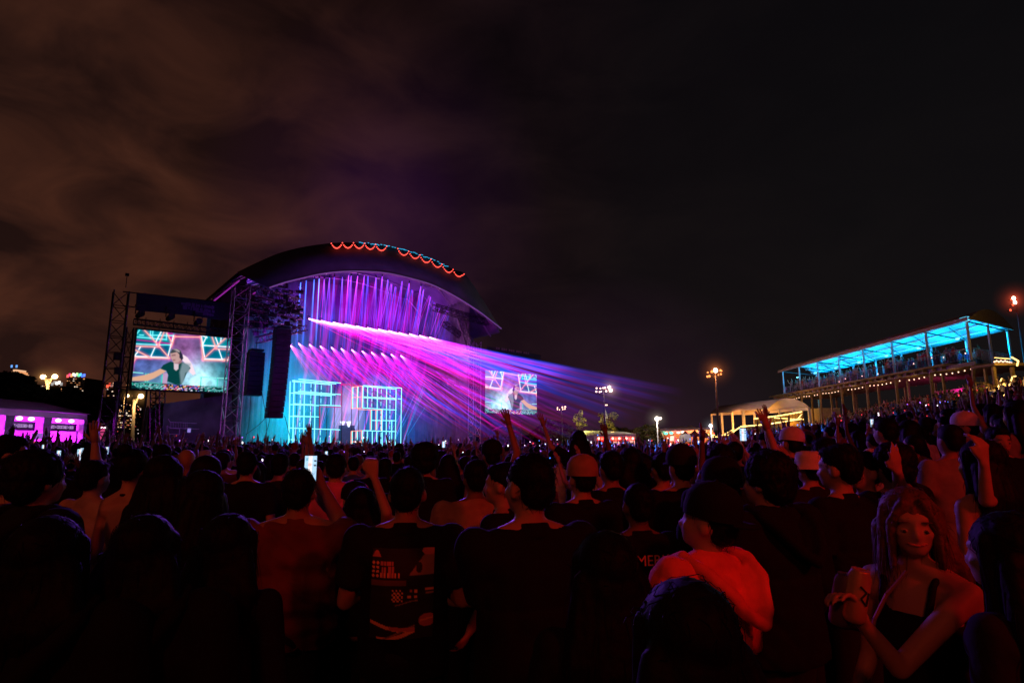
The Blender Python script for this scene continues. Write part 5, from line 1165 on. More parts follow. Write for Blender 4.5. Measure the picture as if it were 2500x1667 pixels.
    if slv in ('tee', 'long', 'hoodie', 'vest'):
        for s_ in (-1, 1): capsule(b, V3((0, -.015, 1.452)), V3((sw*.82*s_, -.012, 1.415)), .05+g, .052+g)
        capsule(b, V3((-sw*.84, -.005, 1.39)), V3((sw*.84, -.005, 1.39)), .066+g, .066+g)
        b.ball((0, -.002, 1.29), (.160*bulk+g, .108*bulk+g, .19), 16, 10); b.ball((0, 0, 1.11), (.148*bulk+g, .106*bulk+g, .2), 16, 10)
        b.tube(V3((0, -.002, .88)), V3((0, 0, 1.2)), .178*bulk+g*.4, .15*bulk+g, 16)
        bb = MB(); bb.tube(V3((0, 0, .87)), V3((0, 0, 1.22)), 1, .93, 18); b.v = b.v[:-32]; b.f = b.f[:-18]; b.mi = b.mi[:len(b.f)]; b.c = b.c[:len(b.v)]
        b.add([V3((x*(.172*bulk+g), y*(.122*bulk+g), z)) for x, y, z in bb.v], bb.f)
        b.tube(V3((0, -.018, 1.46)), V3((0, -.015, 1.505)), .072, .064, 12)
        if slv != 'vest':
            for s_, sh, el, ha in arms:
                r = .048*(.85 if fem else 1)*w_**.5
                if slv == 'tee': q = sh.lerp(el, .72); b.ball(sh, r*1.1+g*1.3, 12, 8); b.tube(sh, q, r*1.08+g*1.3, r*1.0+g*1.5, 12)
                else:
                    capsule(b, sh, el, r*1.1+g*1.2, r*.9+g*1.2); b.tube(el, el.lerp(ha, .95), r*.9+g*1.2, r*.62+g*.9, 12)
        if slv == 'hoodie':
            b.ball((0, -.03, 1.33), (sw+.035, .125, .15), 16, 12)
        sd_ = sp_.get('seed', 1)*3.1; amp = sp_.get('wrinkle', .006)
        def post(c): 
            low = max(.35, min(1, (1.42-c[2])*2.6)); n1 = noise.noise(V3((c[0]*5+c[2]*3+sd_, c[1]*5, c[2]*17))); n2 = noise.noise(V3((c[0]*14+sd_, c[1]*12, c[2]*9+4)))
            rg_ = 1-min(1, abs(noise.noise(V3((c[0]*4+c[2]*2.2+sd_, c[1]*4, c[2]*7+c[0]*5))))*3.2)
            return amp*low*(n1*1.1+n2*.5-rg_*1.1)+.004
    elif slv == 'strap':
        b.ball((0, -.002, 1.25), (.158*bulk+.016, .108*bulk+.018, .15), 16, 10); b.ball((0, 0, 1.1), (.140*bulk+.018, .106*bulk+.016, .18), 16, 10); b.ball((0, -.01, .98), (.165*bulk+.014, .122*bulk+.014, .14), 16, 10)
        for s_ in (-1, 1): b.path([V3((.075*s_, .10, 1.33)), V3((.085*s_, .05, 1.455)), V3((.082*s_, -.05, 1.47)), V3((.07*s_, -.115, 1.33))], .014, 6)
        post = None
    elif slv == 'halter':
        b.tube(V3((0, 0, 1.10)), V3((0, 0, 1.16)), .15*bulk, .152*bulk, 16); b.ball((0, .02, 1.24), (.145*bulk, .10*bulk, .09), 14, 8); b.path([V3((.05, .08, 1.38)), V3((.06, -.03, 1.48)), V3((0, -.075, 1.49))], .012, 6)
        post = None
    parts.append(('shirt', remesh(b, max(.009, vx*.9), 'shirt', cloth(top), 3, post), None))
    if slv == 'hoodie':       # the hood lying open on the back: a rolled rim round a hollow pouch
        b = MB(); rim = [(-.085, .085, 1.485), (-.135, .0, 1.515), (-.155, -.09, 1.49), (-.125, -.165, 1.43), (-.065, -.215, 1.35), (0, -.235, 1.31), (.065, -.215, 1.35), (.125, -.165, 1.43), (.155, -.09, 1.49), (.135, 0, 1.515), (.085, .085, 1.485)]
        for p_, q_ in zip(rim, rim[1:]): capsule(b, V3(p_), V3(q_), .024, .024, 10)
        for f_, rr_ in ((.80, .020), (.62, .022), (.42, .026)):
            rm = [(x*f_, -.05+(y_+.05)*f_-.012, 1.40+(z-1.40)*f_-.012) for x, y_, z in rim[2:-2]]
            for p_, q_ in zip(rm, rm[1:]): capsule(b, V3(p_), V3(q_), rr_, rr_, 8)
        parts.append(('hood', remesh(b, max(.0085, vx*.8), 'hood', cloth(top), 2, post), None))
    # trousers
    b = MB(); b.ball((0, -.01, .95), (.172*bulk, .125*bulk, .11), 16, 10)
    for s_ in (-1, 1): capsule(b, V3((.085*s_, 0, .90)), V3((.097*s_, .01, .50)), .095*bulk, .072); b.tube(V3((.097*s_, .01, .50)), V3((.10*s_, -.01, .08)), .072, .066, 12)
    parts.append(('trousers', remesh(b, max(.014, vx), 'trousers', DENIM, 2), None))
    b = MB()
    for s_ in (-1, 1): capsule(b, V3((.10*s_, -.03, .045)), V3((.12*s_, .15, .035)), .046, .04, 8)
    sm = bpy.data.meshes.new('shoes'); sm.from_pydata(b.v, [], b.f); sm.materials.append(SHOE); parts.append(('shoes', sm, None))
    # hair
    b = MB()
    def hb_(c, r):
        b2 = MB(); b2.ball((0, 0, 0), r, 16, 12); M = Matrix.Rotation(yaw, 3, 'Z') @ Matrix.Rotation(pit, 3, 'X') @ Matrix.Rotation(rol, 3, 'Y'); c = R_(c); b.add([c+M @ V3(v) for v in b2.v], b2.f)
    hat = sp_.get('hat')
    if hr == 'short': hb_((0, -.022, 1.672), (.085, .100, .092)); hb_((0, -.055, 1.63), (.074, .062, .075)); hb_((0, .03, 1.715), (.06, .06, .035))
    elif hr == 'crop': hb_((0, -.018, 1.664), (.081, .098, .090)); hb_((0, -.05, 1.62), (.070, .060, .068))
    elif hr == 'curly': hb_((0, -.03, 1.68), (.115, .118, .105)); hb_((0, -.06, 1.62), (.10, .075, .09))
    elif hr in ('long', 'longer'):
        hb_((0, -.022, 1.672), (.094, .108, .096)); hb_((0, -.055, 1.60), (.096, .072, .10))
        zb = 1.30 if hr == 'long' else 1.16
        for k in range(-4, 5):
            x = k/4; a = R_((.085*x, -.05-.03*(1-x*x), 1.62)); wd2 = .034; e = V3((.125*x*(1 if not fem else .95), -.115+.03*abs(x), zb+.05*abs(x)+.02*math.sin(k*2.2))); mid = a.lerp(e, .5)+V3((.02*x, -.012, 0)); capsule(b, a, mid, .036, .042, 8); capsule(b, mid, e, .042, .018, 8)
        for s_ in (-1, 1): capsule(b, R_((.078*s_, .015, 1.68)), R_((.088*s_, .0, 1.52)), .026, .028, 8); capsule(b, R_((.088*s_, .0, 1.52)), V3((.12*s_, .01, zb+.04)), .028, .016, 8)
        if sp_.get('face'):
            for s_ in (-1, 1): capsule(b, R_((.030*s_, .078, 1.715)), R_((.068*s_, .062, 1.64)), .014, .017, 8); capsule(b, R_((.068*s_, .062, 1.64)), R_((.074*s_, .055, 1.50)), .017, .014, 8)
    elif hr == 'tail':
        hb_((0, -.022, 1.668), (.084, .101, .092)); hb_((0, -.055, 1.64), (.07, .06, .07)); a = R_((0, -.125, 1.68)); capsule(b, a, a+V3((0, -.05, -.06)), .03, .035); capsule(b, a+V3((0, -.05, -.06)), a+V3((.01, -.04, -.26)), .035, .014)
    elif hr == 'bun': hb_((0, -.022, 1.668), (.084, .101, .092)); hb_((0, -.055, 1.64), (.07, .06, .07)); hb_((0, -.10, 1.745), (.042, .042, .038))
    if b.v:
        sd2 = sp_.get('seed', 1)*7.7; aa = .007 if hr == 'curly' else .0035
        fz = 26 if hr == 'curly' else 9
        def posth(c): return aa*(noise.noise(V3((c[0]*48+sd2, c[1]*48, c[2]*fz)))+.5*noise.noise(V3((c[0]*110, c[1]*110+sd2, c[2]*fz*2))))
        hm_ = remesh(b, max(.0085, vx*.7), 'hair', HAIRM[hc], 1, posth)
        if vx <= .0155:
            q = MB(); q.v = [tuple(v.co) for v in hm_.vertices]; q.f = [tuple(p.vertices) for p in hm_.polygons]; rs_h = random.Random(sp_.get('seed', 1)); nn = len(hm_.vertices); longh = hr in ('long', 'longer')
            for _ in range(420 if longh else 300):
                v_ = hm_.vertices[rs_h.randrange(nn)]; p0 = V3(v_.co); nrm = V3(v_.normal)
                if longh and p0.z < 1.62:
                    p1 = p0+V3((rs_h.uniform(-.012, .012), rs_h.uniform(-.012, .008), -rs_h.uniform(.05, .11)))+nrm*rs_h.uniform(.001, .009); p2 = p1+V3((rs_h.uniform(-.015, .015), rs_h.uniform(-.01, .01), -rs_h.uniform(.03, .08)))
                else:
                    tg = nrm.cross(V3((rs_h.gauss(0, 1), rs_h.gauss(0, 1), .3))).normalized(); p1 = p0+tg*rs_h.uniform(.012, .03)+nrm*rs_h.uniform(.002, .007); p2 = p1+tg*rs_h.uniform(.006, .02)-nrm*rs_h.uniform(0, .006)-V3((0, 0, .006))
                q.tube(p0, p1, .0013, .0011, 3, False); q.tube(p1, p2, .0011, .0004, 3, False)
            bpy.data.meshes.remove(hm_); hm_ = bpy.data.meshes.new('hair'); hm_.from_pydata(q.v, [], q.f); hm_.materials.append(HAIRM[hc]); hm_.shade_smooth()
        parts.append(('hair', hm_, None))
    if hat:
        b = MB(); n = 20; kind, hcx = hat; bk = -1 if kind == 'capback' else 1
        def ring(rx, ry, z, cy=-.012, up_=0): return [R_((rx*math.cos(2*math.pi*i/n), cy+ry*math.sin(2*math.pi*i/n), z)) for i in range(n)]
        if kind in ('cap', 'capback', 'beanie'): rs_ = [(.098, .112, 1.655), (.100, .114, 1.69), (.094, .106, 1.735), (.070, .08, 1.772), (.03, .035, 1.79), (.004, .004, 1.794)]
        else: rs_ = [(.150, .165, 1.640), (.102, .115, 1.682), (.098, .11, 1.73), (.088, .10, 1.765), (.05, .055, 1.775), (.004, .004, 1.776)]
        vs = []; fs_ = []
        for (rx, ry, z) in rs_: vs += ring(rx, ry, z)
        for j in range(len(rs_)-1): fs_ += [(j*n+i, j*n+(i+1) % n, (j+1)*n+(i+1) % n, (j+1)*n+i) for i in range(n)]
        b.add(vs, fs_)
        if kind in ('cap', 'capback'):
            br = [R_((.075*math.cos(a), -.012+bk*(.095+.085*math.sin(a)), 1.668-.012*abs(math.cos(a)) )) for a in np.linspace(0, math.pi, 11)]
            b.add(br+[p-V3((0, 0, .008)) for p in br], [tuple(range(11)), tuple(range(21, 10, -1))]+[(i, i+11, i+12, i+1) for i in range(10)]); b.ball(R_((0, -.012, 1.795)), .008, 6, 4)
        hm = bpy.data.meshes.new('hat'); hm.from_pydata(b.v, [], b.f); hm.materials.append(cloth(hcx)); hm.shade_smooth(); parts.append(('hat', hm, None))
    if sp_.get('face'):
        for nm, cs, r, mm in (('eyes', ((-.033, .083, 1.617), (.033, .083, 1.617)), (.0125, .008, .0075), mat('eye_white', (.28, .26, .25), .3)), ('irises', ((-.033, .0895, 1.616), (.033, .0895, 1.616)), (.0060, .0030, .0060), mat('dark_iris', (.02, .015, .01), .2)), ('eyebrows', ((-.035, .0875, 1.648), (.035, .0875, 1.648)), (.019, .007, .0028), HAIRM[hc]), ('lips', ((0, .0955, 1.5705), (-.013, .0930, 1.5730), (.013, .0930, 1.5730), (-.021, .0885, 1.5765), (.021, .0885, 1.5765)), (.0115, .0055, .0042), mat('lip', (.45, .12, .10), .4))):
            b = MB(); 
            for c in cs:
                b2 = MB(); b2.ball((0, 0, 0), r, 10, 8); M = Matrix.Rotation(yaw, 3, 'Z') @ Matrix.Rotation(pit, 3, 'X') @ Matrix.Rotation(rol, 3, 'Y'); c = R_(c); b.add([c+M @ V3(v) for v in b2.v], b2.f)
            me = bpy.data.meshes.new(nm); me.from_pydata(b.v, [], b.f); me.materials.append(mm); me.shade_smooth(); parts.append((nm, me, None))
    return parts
PEOPLE = []     # (x, y, radius) taken places
def put_person(parts, label, x, y, zr, s, yaw, group='people in the crowd'):
    root = thing('person', label, 'person', (x, y, zr), group); root.rotation_euler = (0, 0, math.radians(yaw)); root.scale = (s, s, s)
    for nm, me, _ in parts:
        o = bpy.data.objects.new(nm, me); COL.objects.link(o); o.parent = root
    PEOPLE.append((x, y)); return root
def near(px, py, Y, label, yaw=16, size=None, **k):
    """a person whose head centre is seen at (px, py) from Y metres away"""
    if Y > 3.5: py += 12
    c = P(px, py, Y); g = terrain(c.x, c.y); s = (c.z-g)/1.645
    k.setdefault('vox', .011 if Y < 4.2 else .015); k.setdefault('seed', int(px) % 97)
    M = Matrix.Rotation(math.radians(-yaw), 3, 'Z')
    base_ = V3((c.x, c.y, g))
    for key in ('L', 'R'):
        a = k.get(key)
        if isinstance(a, tuple) and len(a[0]) == 4: k[key] = tuple(tuple((M @ (P(q[1], q[2], q[3])-base_))/s) for q in a)
    parts = human(k); r = put_person(parts, label, c.x, c.y, g, s, yaw); r['_dummy'] = 1; del r['_dummy']
    return r, s
W2 = lambda root, s, v, yaw: V3(root.location)+Matrix.Rotation(math.radians(yaw), 3, 'Z') @ (V3(v)*s)

# --- the nearest people, one by one
man1, s1 = near(731, 1196, 3.35, 'heavy-set man in maroon t-shirt seen from behind, right hand holding up a bright phone', yaw=8, w=1.30, top='maroon', slv='tee', hair='short', skin=1, wrinkle=.026,
    R=(('p', 842, 1292, 3.45), ('p', 783, 1182, 3.55)), hdR=(-.3, 0, .5), curlR=.7, L=(('p', 612, 1375, 3.35), ('p', 690, 1400, 3.75)), hp=4)
man2, s2 = near(995, 1196, 2.95, 'man in black t-shirt with orange graphic panel printed on the back, centre', yaw=4, w=1.12, top='black', slv='tee', hair='crop', skin=1, L='fwd', R='fwd', wrinkle=.009)
man3, s3 = near(1290, 1178, 2.45, 'short-haired man in black t-shirt, neck and left forearm lit red, right of centre', yaw=24, hy=14, w=1.12, top='black', slv='tee', hair='crop', skin=0, L=(('p', 1196, 1500, 2.45), ('p', 1240, 1560, 2.8)), R='fwd')
wom4, _ = near(1478, 1392, 1.85, 'woman with long black hair down her back in the foreground, violet rim light', yaw=10, fem=True, top='black', slv='tee', hair='longer', L='fwd', R='fwd')
hood5, s5 = near(1714, 1264, 2.42, 'person in bright red hoodie with hood down, dark backwards cap, head turned left', yaw=38, hy=20, hp=10, w=1.0, top='fleece', slv='hoodie', hair='crop', hat=('capback', 'black'), L='fwd', R='fwd', wrinkle=.020)
near(1672, 1562, 1.22, 'dark-haired head nearest the camera at the bottom edge, hair lit faintly violet', yaw=12, fem=True, top='charcoal', slv='strap', hair='long', hc='black', L='down', R='down')
near(1556, 1228, 3.3, 'close-cropped person in black t-shirt lettered MERK, left of the red hoodie', yaw=14, top='black', slv='tee', hair='crop', skin=2, fem=False, w=.92)
near(1420, 1152, 4.1, 'person in pale bucket hat with blue-lit left cheek, black jacket', yaw=22, top='black', slv='long', hair='crop', hat=('beanie', 'tan'), w=1.05)
near(1490, 1128, 4.6, 'short dark-haired man in black beside the pale hat, ear lit red', yaw=20, top='black', hair='short', skin=1)
near(1536, 1118, 5.2, 'black-haired person with square-cut hair and orange-lit neck, right of centre', yaw=16, top='charcoal', hair='long', fem=True)
near(1617, 1130, 4.9, 'woman with dark bob and bare orange-lit shoulders, behind the lettered shirt', yaw=16, fem=True, top='black', slv='strap', hair='short', L='down', R='chest')
near(1662, 1125, 4.4, 'broad man in dark cap and black top behind the red hoodie', yaw=14, w=1.12, top='black', hair='crop', hat=('cap', 'charcoal'))
near(1757, 1117, 4.1, 'man with round dark head and pale neck over a black cap in front of him', yaw=14, top='black', hair='short', w=1.05)
near(1760, 1182, 3.3, 'person in black baseball cap directly in front of the round-headed man', yaw=14, top='black', hair='crop', hat=('cap', 'black'))
near(1868, 1170, 3.0, 'big black-clad figure with violet-lit cheek, left of the profile pair', yaw=30, hy=12, w=1.3, top='black', slv='hoodie', hair='curly')
near(2046, 1138, 3.3, 'dark-haired person with violet rim on the cheek, orange ear and neck', yaw=30, hy=10, top='black', hair='short')
near(2108, 1136, 3.7, 'red-lit face turned sideways toward the left beside the orange-necked person', yaw=95, hy=10, top='black', hair='short', face=True)
near(2175, 1122, 3.6, 'person in black with two fingers of a red-lit hand raised beside the ear', yaw=14, top='black', hair='curly', skin=0, R=(('p', 2198, 1190, 3.5), ('p', 2190, 1150, 3.35)), hdR=(0, 0, 1), curlR=.1)
girl, sg = near(2222, 1272, 2.12, 'young woman with long fair hair facing the camera, lit red, holding two drink cans', yaw=118, hy=38, hp=2, fem=True, w=.98, top='black', slv='strap', hair='long', hc='fair', face=True, vox=.0085,
    L=(('p', 2196, 1630, 1.95), ('p', 2100, 1512, 1.92)), hdL=(0, .2, .5), curlL=.55, R='down')
near(2452, 1345, 1.75, 'person with back turned and long dark hair at the lower right corner', yaw=28, fem=True, w=.9, top='charcoal', slv='long', hair='longer', L='down', R='down')
near(2392, 1128, 3.1, 'person holding a bare red-lit arm straight up near the right edge', yaw=20, fem=True, top='black', slv='strap', hair='long', R=(('p', 2408, 1222, 2.95), ('p', 2402, 1130, 2.9)), hdR=(0, 0, 1), curlR=.5)
near(2353, 1030, 5.6, 'person in white peaked cap on the bank, looking left', yaw=60, top='black', hair='crop', hat=('cap', 'white'), face=True)
near(2440, 1062, 4.9, 'face turned toward the camera in the dim right-hand crowd', yaw=165, top='black', hair='short', face=True)
near(2482, 1000, 5.2, 'person with tall violet-lit shoulder at the right edge', yaw=20, top='grey', hair='long', fem=True)
near(2160, 1040, 5.6, 'person in white t-shirt with red-lit back in the right crowd', yaw=16, top='white', hair='short')
near(1925, 1068, 5.9, 'person in pale cap beneath the amber ramp, head tilted', yaw=24, hr=10, top='black', hair='crop', hat=('cap', 'white'))
near(2010, 1092, 4.9, 'person with raised cupped hand lit red under the pavilion end', yaw=14, top='black', hair='short', L='upout', R='down')
near(1975, 1130, 4.6, 'person in pale sunhat with red-lit fingers raised before it', yaw=18, top='charcoal', hair='crop', hat=('bucket', 'white'), R='phone')
near(232, 1152, 4.3, 'person with dark short hair in a beige jacket, left side', yaw=-12, top='beige', slv='long', hair='short', L='fwd', R='down', wrinkle=.012)
near(326, 1128, 3.9, 'woman with hair up and bare orange-lit back in a dark halter top', yaw=-18, hy=20, fem=True, top='black', slv='halter', hair='bun', L='down', R='down', skin=0)
near(402, 1148, 3.8, 'woman with very long dark hair edged violet, beside the bare-backed woman', yaw=-6, fem=True, top='black', slv='tee', hair='longer')
near(486, 1206, 3.15, 'woman with long black hair seen in left profile, face and raised hands lit orange', yaw=48, hy=22, fem=True, w=1.02, top='black', slv='strap', hair='longer', L='chest', R='fwd', face=True)
near(98, 1168, 3.0, 'large dark-haired person in black with violet rim on right cheek, left side', yaw=-28, w=1.1, top='black', slv='hoodie', hair='curly')
near(22, 1095, 4.2, 'dim person at the left edge with reddish cheek', yaw=-30, top='charcoal', hair='short', hy=-20)
near(35, 1165, 3.5, 'person in dull maroon top at the left edge, hood of light on the shoulder', yaw=10, top='maroon', hair='short')
near(232, 1108, 5.2, 'person behind the beige jacket holding a forearm straight up, edged blue', yaw=12, top='black', hair='short', R=(('p', 234, 1128, 5.0), ('p', 232, 1078, 5.0)), hdR=(0, 0, 1))
near(355, 1345, 2.0, 'black-clad head and shoulders low in the left foreground', yaw=6, w=1.1, top='black', slv='hoodie', hair='long')
near(120, 1360, 1.8, 'dark curly-haired person at the lower left corner', yaw=4, w=1.1, top='black', slv='hoodie', hair='long')
near(560, 1330, 2.3, 'dim long-haired person in navy, between the profile woman and maroon shirt', yaw=-4, fem=True, top='navy', slv='long', hair='long')
near(882, 1222, 3.75, 'woman with black bob raising one arm, strap top, between the two men', yaw=12, fem=True, top='black', slv='strap', hair='long', R=(('p', 944, 1250, 3.6), ('p', 912, 1160, 3.6)), hdR=(0, 0, 1), curlR=.9, L=(('p', 828, 1290, 3.7), ('p', 800, 1240, 3.6)), skin=0)
near(1160, 1152, 4.2, 'broad man in tan t-shirt with dim orange back, centre', yaw=20, w=1.15, top='tan', slv='tee', hair='short', skin=2)
near(1226, 1166, 3.6, 'narrow face turned left with bright blue edge, between tan shirt and big head', yaw=75, top='black', hair='short')
near(1200, 1098, 6.2, 'person in black cap with bare shoulders, rising above the crowd before the right scrim', yaw=14, top='black', slv='strap', hair='crop', hat=('cap', 'black'), skin=1, R='up')
near(1034, 1108, 5.3, 'large dark round head in front of the stage right of centre', yaw=14, top='black', hair='curly')
near(604, 1122, 5.6, 'dark head with thin pale rim, left of the raised phone', yaw=10, top='black', hair='short')
near(684, 1124, 5.9, 'dark head with bluish rim just left of the raised phone', yaw=10, top='charcoal', hair='short')
near(820, 1128, 5.3, 'person in pinkish collar right of the raised phone', yaw=14, top='pink', slv='hoodie', hair='short')
near(455, 1112, 6.0, 'bald-looking pale head under the left video screen', yaw=14, top='black', hair='none', skin=0)
near(398, 1100, 6.6, 'dark head with bright blue and red rims under the left video screen', yaw=14, top='black', hair='short')
near(1412, 1062, 9.0, 'long-haired figure riding high above the crowd in front of the white marquee', yaw=10, fem=True, top='black', hair='longer', L='upout', R='down')
# phone in the first man's hand
def phone(label, c, yaw, s=1.0, on=True, tilt=0):
    t = thing('phone', label, 'phone', c); t.rotation_euler = (math.radians(tilt), 0, math.radians(yaw)); 
    b = MB(); b.box((0, 0, 0), (.074*s, .009*s, .15*s)); me = bpy.data.meshes.new('case'); me.from_pydata(b.v, [], b.f); me.materials.append(M_BLACK); o = bpy.data.objects.new('case', me); COL.objects.link(o); o.parent = t
    md = o.modifiers.new('bevel', 'BEVEL'); md.width = .004; md.segments = 2
    img = np.zeros((34, 16, 3)); yy, xx = np.mgrid[0:34, 0:16]
    img[:] = (.45, .70, .95); img[:, 5:10] = (.95, .88, .90); img[3:7, 2:5] = (.2, .5, .65); img[10:14, 5:9] = (.95, .55, .5); img[6:8, 12:15] = (.02, .02, .03); img[12:14, 12:15] = (.02, .02, .03); img[16:20, :4] = (.25, .5, .7); img[20:, :] *= (.95, .95, 1.0); img[26:, 5:10] = (1, .98, .95)
    img *= (.85+.3*RNG.random((34, 16, 1))); b = image_grid(img*1.15, V3((-.034*s, -.0052*s, .071*s)), V3((.068*s, 0, 0)), V3((0, 0, -.142*s)))
    me = bpy.data.meshes.new('display'); me.from_pydata(b.v, [], b.f); ca = me.color_attributes.new('Col', 'FLOAT_COLOR', 'POINT'); ca.data.foreach_set('color', np.array([(*c_, 1) for c_ in b.c], dtype=np.float32).ravel()); me.materials.append(vcol_emis('led_display')); o = bpy.data.objects.new('display', me); COL.objects.link(o); o.parent = t
    return t
phone('bright phone filming the show, held up by the heavy-set man in maroon', P(758.5, 1143, 3.50), 4, 1.0)
# graphic on the second man's back, lettering on the other shirt
def back_print(root, img, zc, wd_, ht, name='back_print', bright=1.0):
    sh = [c for c in root.children if c.name.startswith('shirt')][0]; me = sh.data
    bv = BVHTree.FromPolygons([v.co for v in me.vertices], [tuple(p.vertices) for p in me.polygons]); h_, w2, _ = img.shape; vs = []; cs = []
    for j in range(h_):
        for i in range(w2):
            x = (i/(w2-1)-.5)*wd_; z = zc+(.5-j/(h_-1))*ht; hit = bv.ray_cast(V3((x, -1, z)), V3((0, 1, 0))); y = hit[0].y if hit[0] else -.1
            vs.append((x, y-.004, z)); cs.append(tuple(img[j, i]))
    m2 = bpy.data.meshes.new(name); m2.from_pydata(vs, [], [(j*w2+i, (j+1)*w2+i, (j+1)*w2+i+1, j*w2+i+1) for j in range(h_-1) for i in range(w2-1)])
    ca = m2.color_attributes.new('Col', 'FLOAT_COLOR', 'POINT'); ca.data.foreach_set('color', np.array([(*c_, 1) for c_ in cs], dtype=np.float32).ravel()); m2.materials.append(vcol_mat('shirt_ink')); m2.shade_smooth()
    o = bpy.data.objects.new(name, m2); COL.objects.link(o); o.parent = root; return o
hh, ww_ = 110, 86; yy, xx = np.mgrid[0:hh, 0:ww_]; U = xx/ww_; Vv = yy/hh; img = np.full((hh, ww_, 3), .012)
def rc(x0, y0, x1, y1, c): img[(U >= x0) & (U < x1) & (Vv >= y0) & (Vv < y1)] = c
OR = (.85, .42, .22); DR = (.55, .18, .16); MD = (.30, .20, .14)
img[(Vv > .02) & (Vv < .10) & (abs(U-.07) < (Vv-.0)*.8)] = DR
for r in range(4):
    for c in range(2): img[((U-.03-c*.07)/.022)**2+((Vv-.16-r*.048)/.016)**2 < 1] = OR
rc(.15, .14, .35, .19, DR); rc(.17, .205, .24, .32, DR); rc(.27, .20, .37, .32, DR)
for i in range(6): rc(.14+i*.06, .27, .165+i*.06, .32, OR)
for i in range(5): rc(.19+i*.045, .14, .2+i*.045, .32, (.012,)*3)
img[(U > .60) & (Vv < .30) & (Vv > .02) & ((U-.6) > (.30-Vv)*1.0)] = MD; img[((U-.92)/.12)**2+((Vv-.03)/.05)**2 < 1] = DR; img[((U-.76)/.05)**2+((Vv-.21)/.06)**2 < 1] = (.02,)*3
rc(.0, .35, .56, .41, (.16, .07, .06))
for r in range(6):
    for c in range(6):
        if (r+c) % 2 == 0: rc(.34+c*.03, .46+r*.022, .368+c*.03, .48+r*.022, OR)
rc(.62, .46, .66, .49, DR); rc(.69, .46, .74, .50, OR); rc(.59, .52, .64, .55, OR); rc(.69, .52, .74, .55, OR); rc(.86, .45, 1.0, .48, OR); rc(.87, .495, 1.0, .51, MD)
img[abs(Vv-(.605+.03*np.sin(U*6)))*1 < .006] = np.where((U > .4) & (U < .75), 1, .02)[abs(Vv-(.605+.03*np.sin(U*6))) < .006][:, None]*np.array(MD)
for k, (a, f, t_, c) in enumerate(((.80, .10, .018, OR), (.86, .13, .022, OR), (.93, .12, .01, MD), (.84, -.05, .02, DR))):
    yl = a+f*np.sin(U*2.6+k); img[(abs(Vv-yl) < t_) & (U < .72) & (U > .02+.1*k)] = c
img[((U-.90)/.13)**2+((Vv-.80)/.07)**2 < 1] = DR; img[(abs(Vv-(.80-.1*(U-.8))) < .01) & (U > .8)] = OR
back_print(man2, img, 1.225, .27, .36)
merk = [o for o in SC.objects if o.get('label', '').find('lettered MERK') > 0][0]
text_mesh('MERK', .075, mat('orange_ink', (.6, .3, .2), .8), 'lettering', merk, (0, 0, 0), V3((1, 0, 0)), V3((0, 0, 1)), ext=.001)
lt = [c for c in merk.children if c.name.startswith('lettering')][0]
for v in lt.data.vertices: v.co += V3(merk.location)*1.0
lt.location = (0, -.165, 1.375)
# the woman's drink cans and bag strap
for i, (px_, py_, Y_, c_) in enumerate(((2092, 1452, 1.90, (.45, .28, .15)), (2058, 1462, 1.94, (.10, .07, .14)))):
    c = P(px_, py_, Y_); t = thing('drink_can', ['pale tall drink can with dark scribble, front one of two in the young woman\'s hand', 'dark tall drink can, rear one of two in the young woman\'s hand'][i], 'can', c); t.rotation_euler = (.12, .18, 0)
    b = MB(); n = 18; prof_ = [(.024, -.078), (.031, -.070), (.033, -.06), (.033, .055), (.026, .072), (.026, .078), (.023, .076), (.001, .075)]
    vs = [(r*math.cos(2*math.pi*k/n), r*math.sin(2*math.pi*k/n), z) for r, z in prof_ for k in range(n)]; me = bpy.data.meshes.new('can_body'); me.from_pydata(vs, [], [(j*n+k, j*n+(k+1) % n, (j+1)*n+(k+1) % n, (j+1)*n+k) for j in range(len(prof_)-1) for k in range(n)]); me.materials.append(mat('can_paint%d' % i, c_, .35, .3)); me.shade_smooth(); o = bpy.data.objects.new('can_body', me); COL.objects.link(o); o.parent = t
    if i == 0:
        b = MB(); b.path([V3((-.012, -.0335, .035)), V3((.008, -.0335, .02)), V3((-.006, -.0335, .0)), V3((.012, -.0335, -.018)), V3((.016, -.031, .02))], .003, 5); me = bpy.data.meshes.new('scribble'); me.from_pydata(b.v, [], b.f); me.materials.append(M_BLACK); o = bpy.data.objects.new('scribble', me); COL.objects.link(o); o.parent = t
b = MB(); pts = [P(2212, 1395, 1.99), P(2192, 1420, 1.97), P(2165, 1450, 1.95), P(2135, 1510, 1.95), P(2125, 1560, 1.97)]; b.path(pts, .006, 6)
st_ = b.build('bag_strap', mat('red_strap', (.4, .12, .1), .7)); tag(st_, 'thin crossbody bag strap running down the young woman\'s chest at right', 'strap')

dj = g2(1172, 1085, 9.9); dj_parts = human(dict(hair='crop', hat=('capback', 'black'), top='black', L='fwd', R='chest', face=True))
r_ = put_person(dj_parts, 'performer in black cap standing behind the small white-glowing booth on stage', dj.x, dj.y, g2(1172, 1075, 9.9).z-1.0, 1.0, math.degrees(math.atan2(-(-ST.n.x), -ST.n.y)), 'people on stage')
PEOPLE.pop()
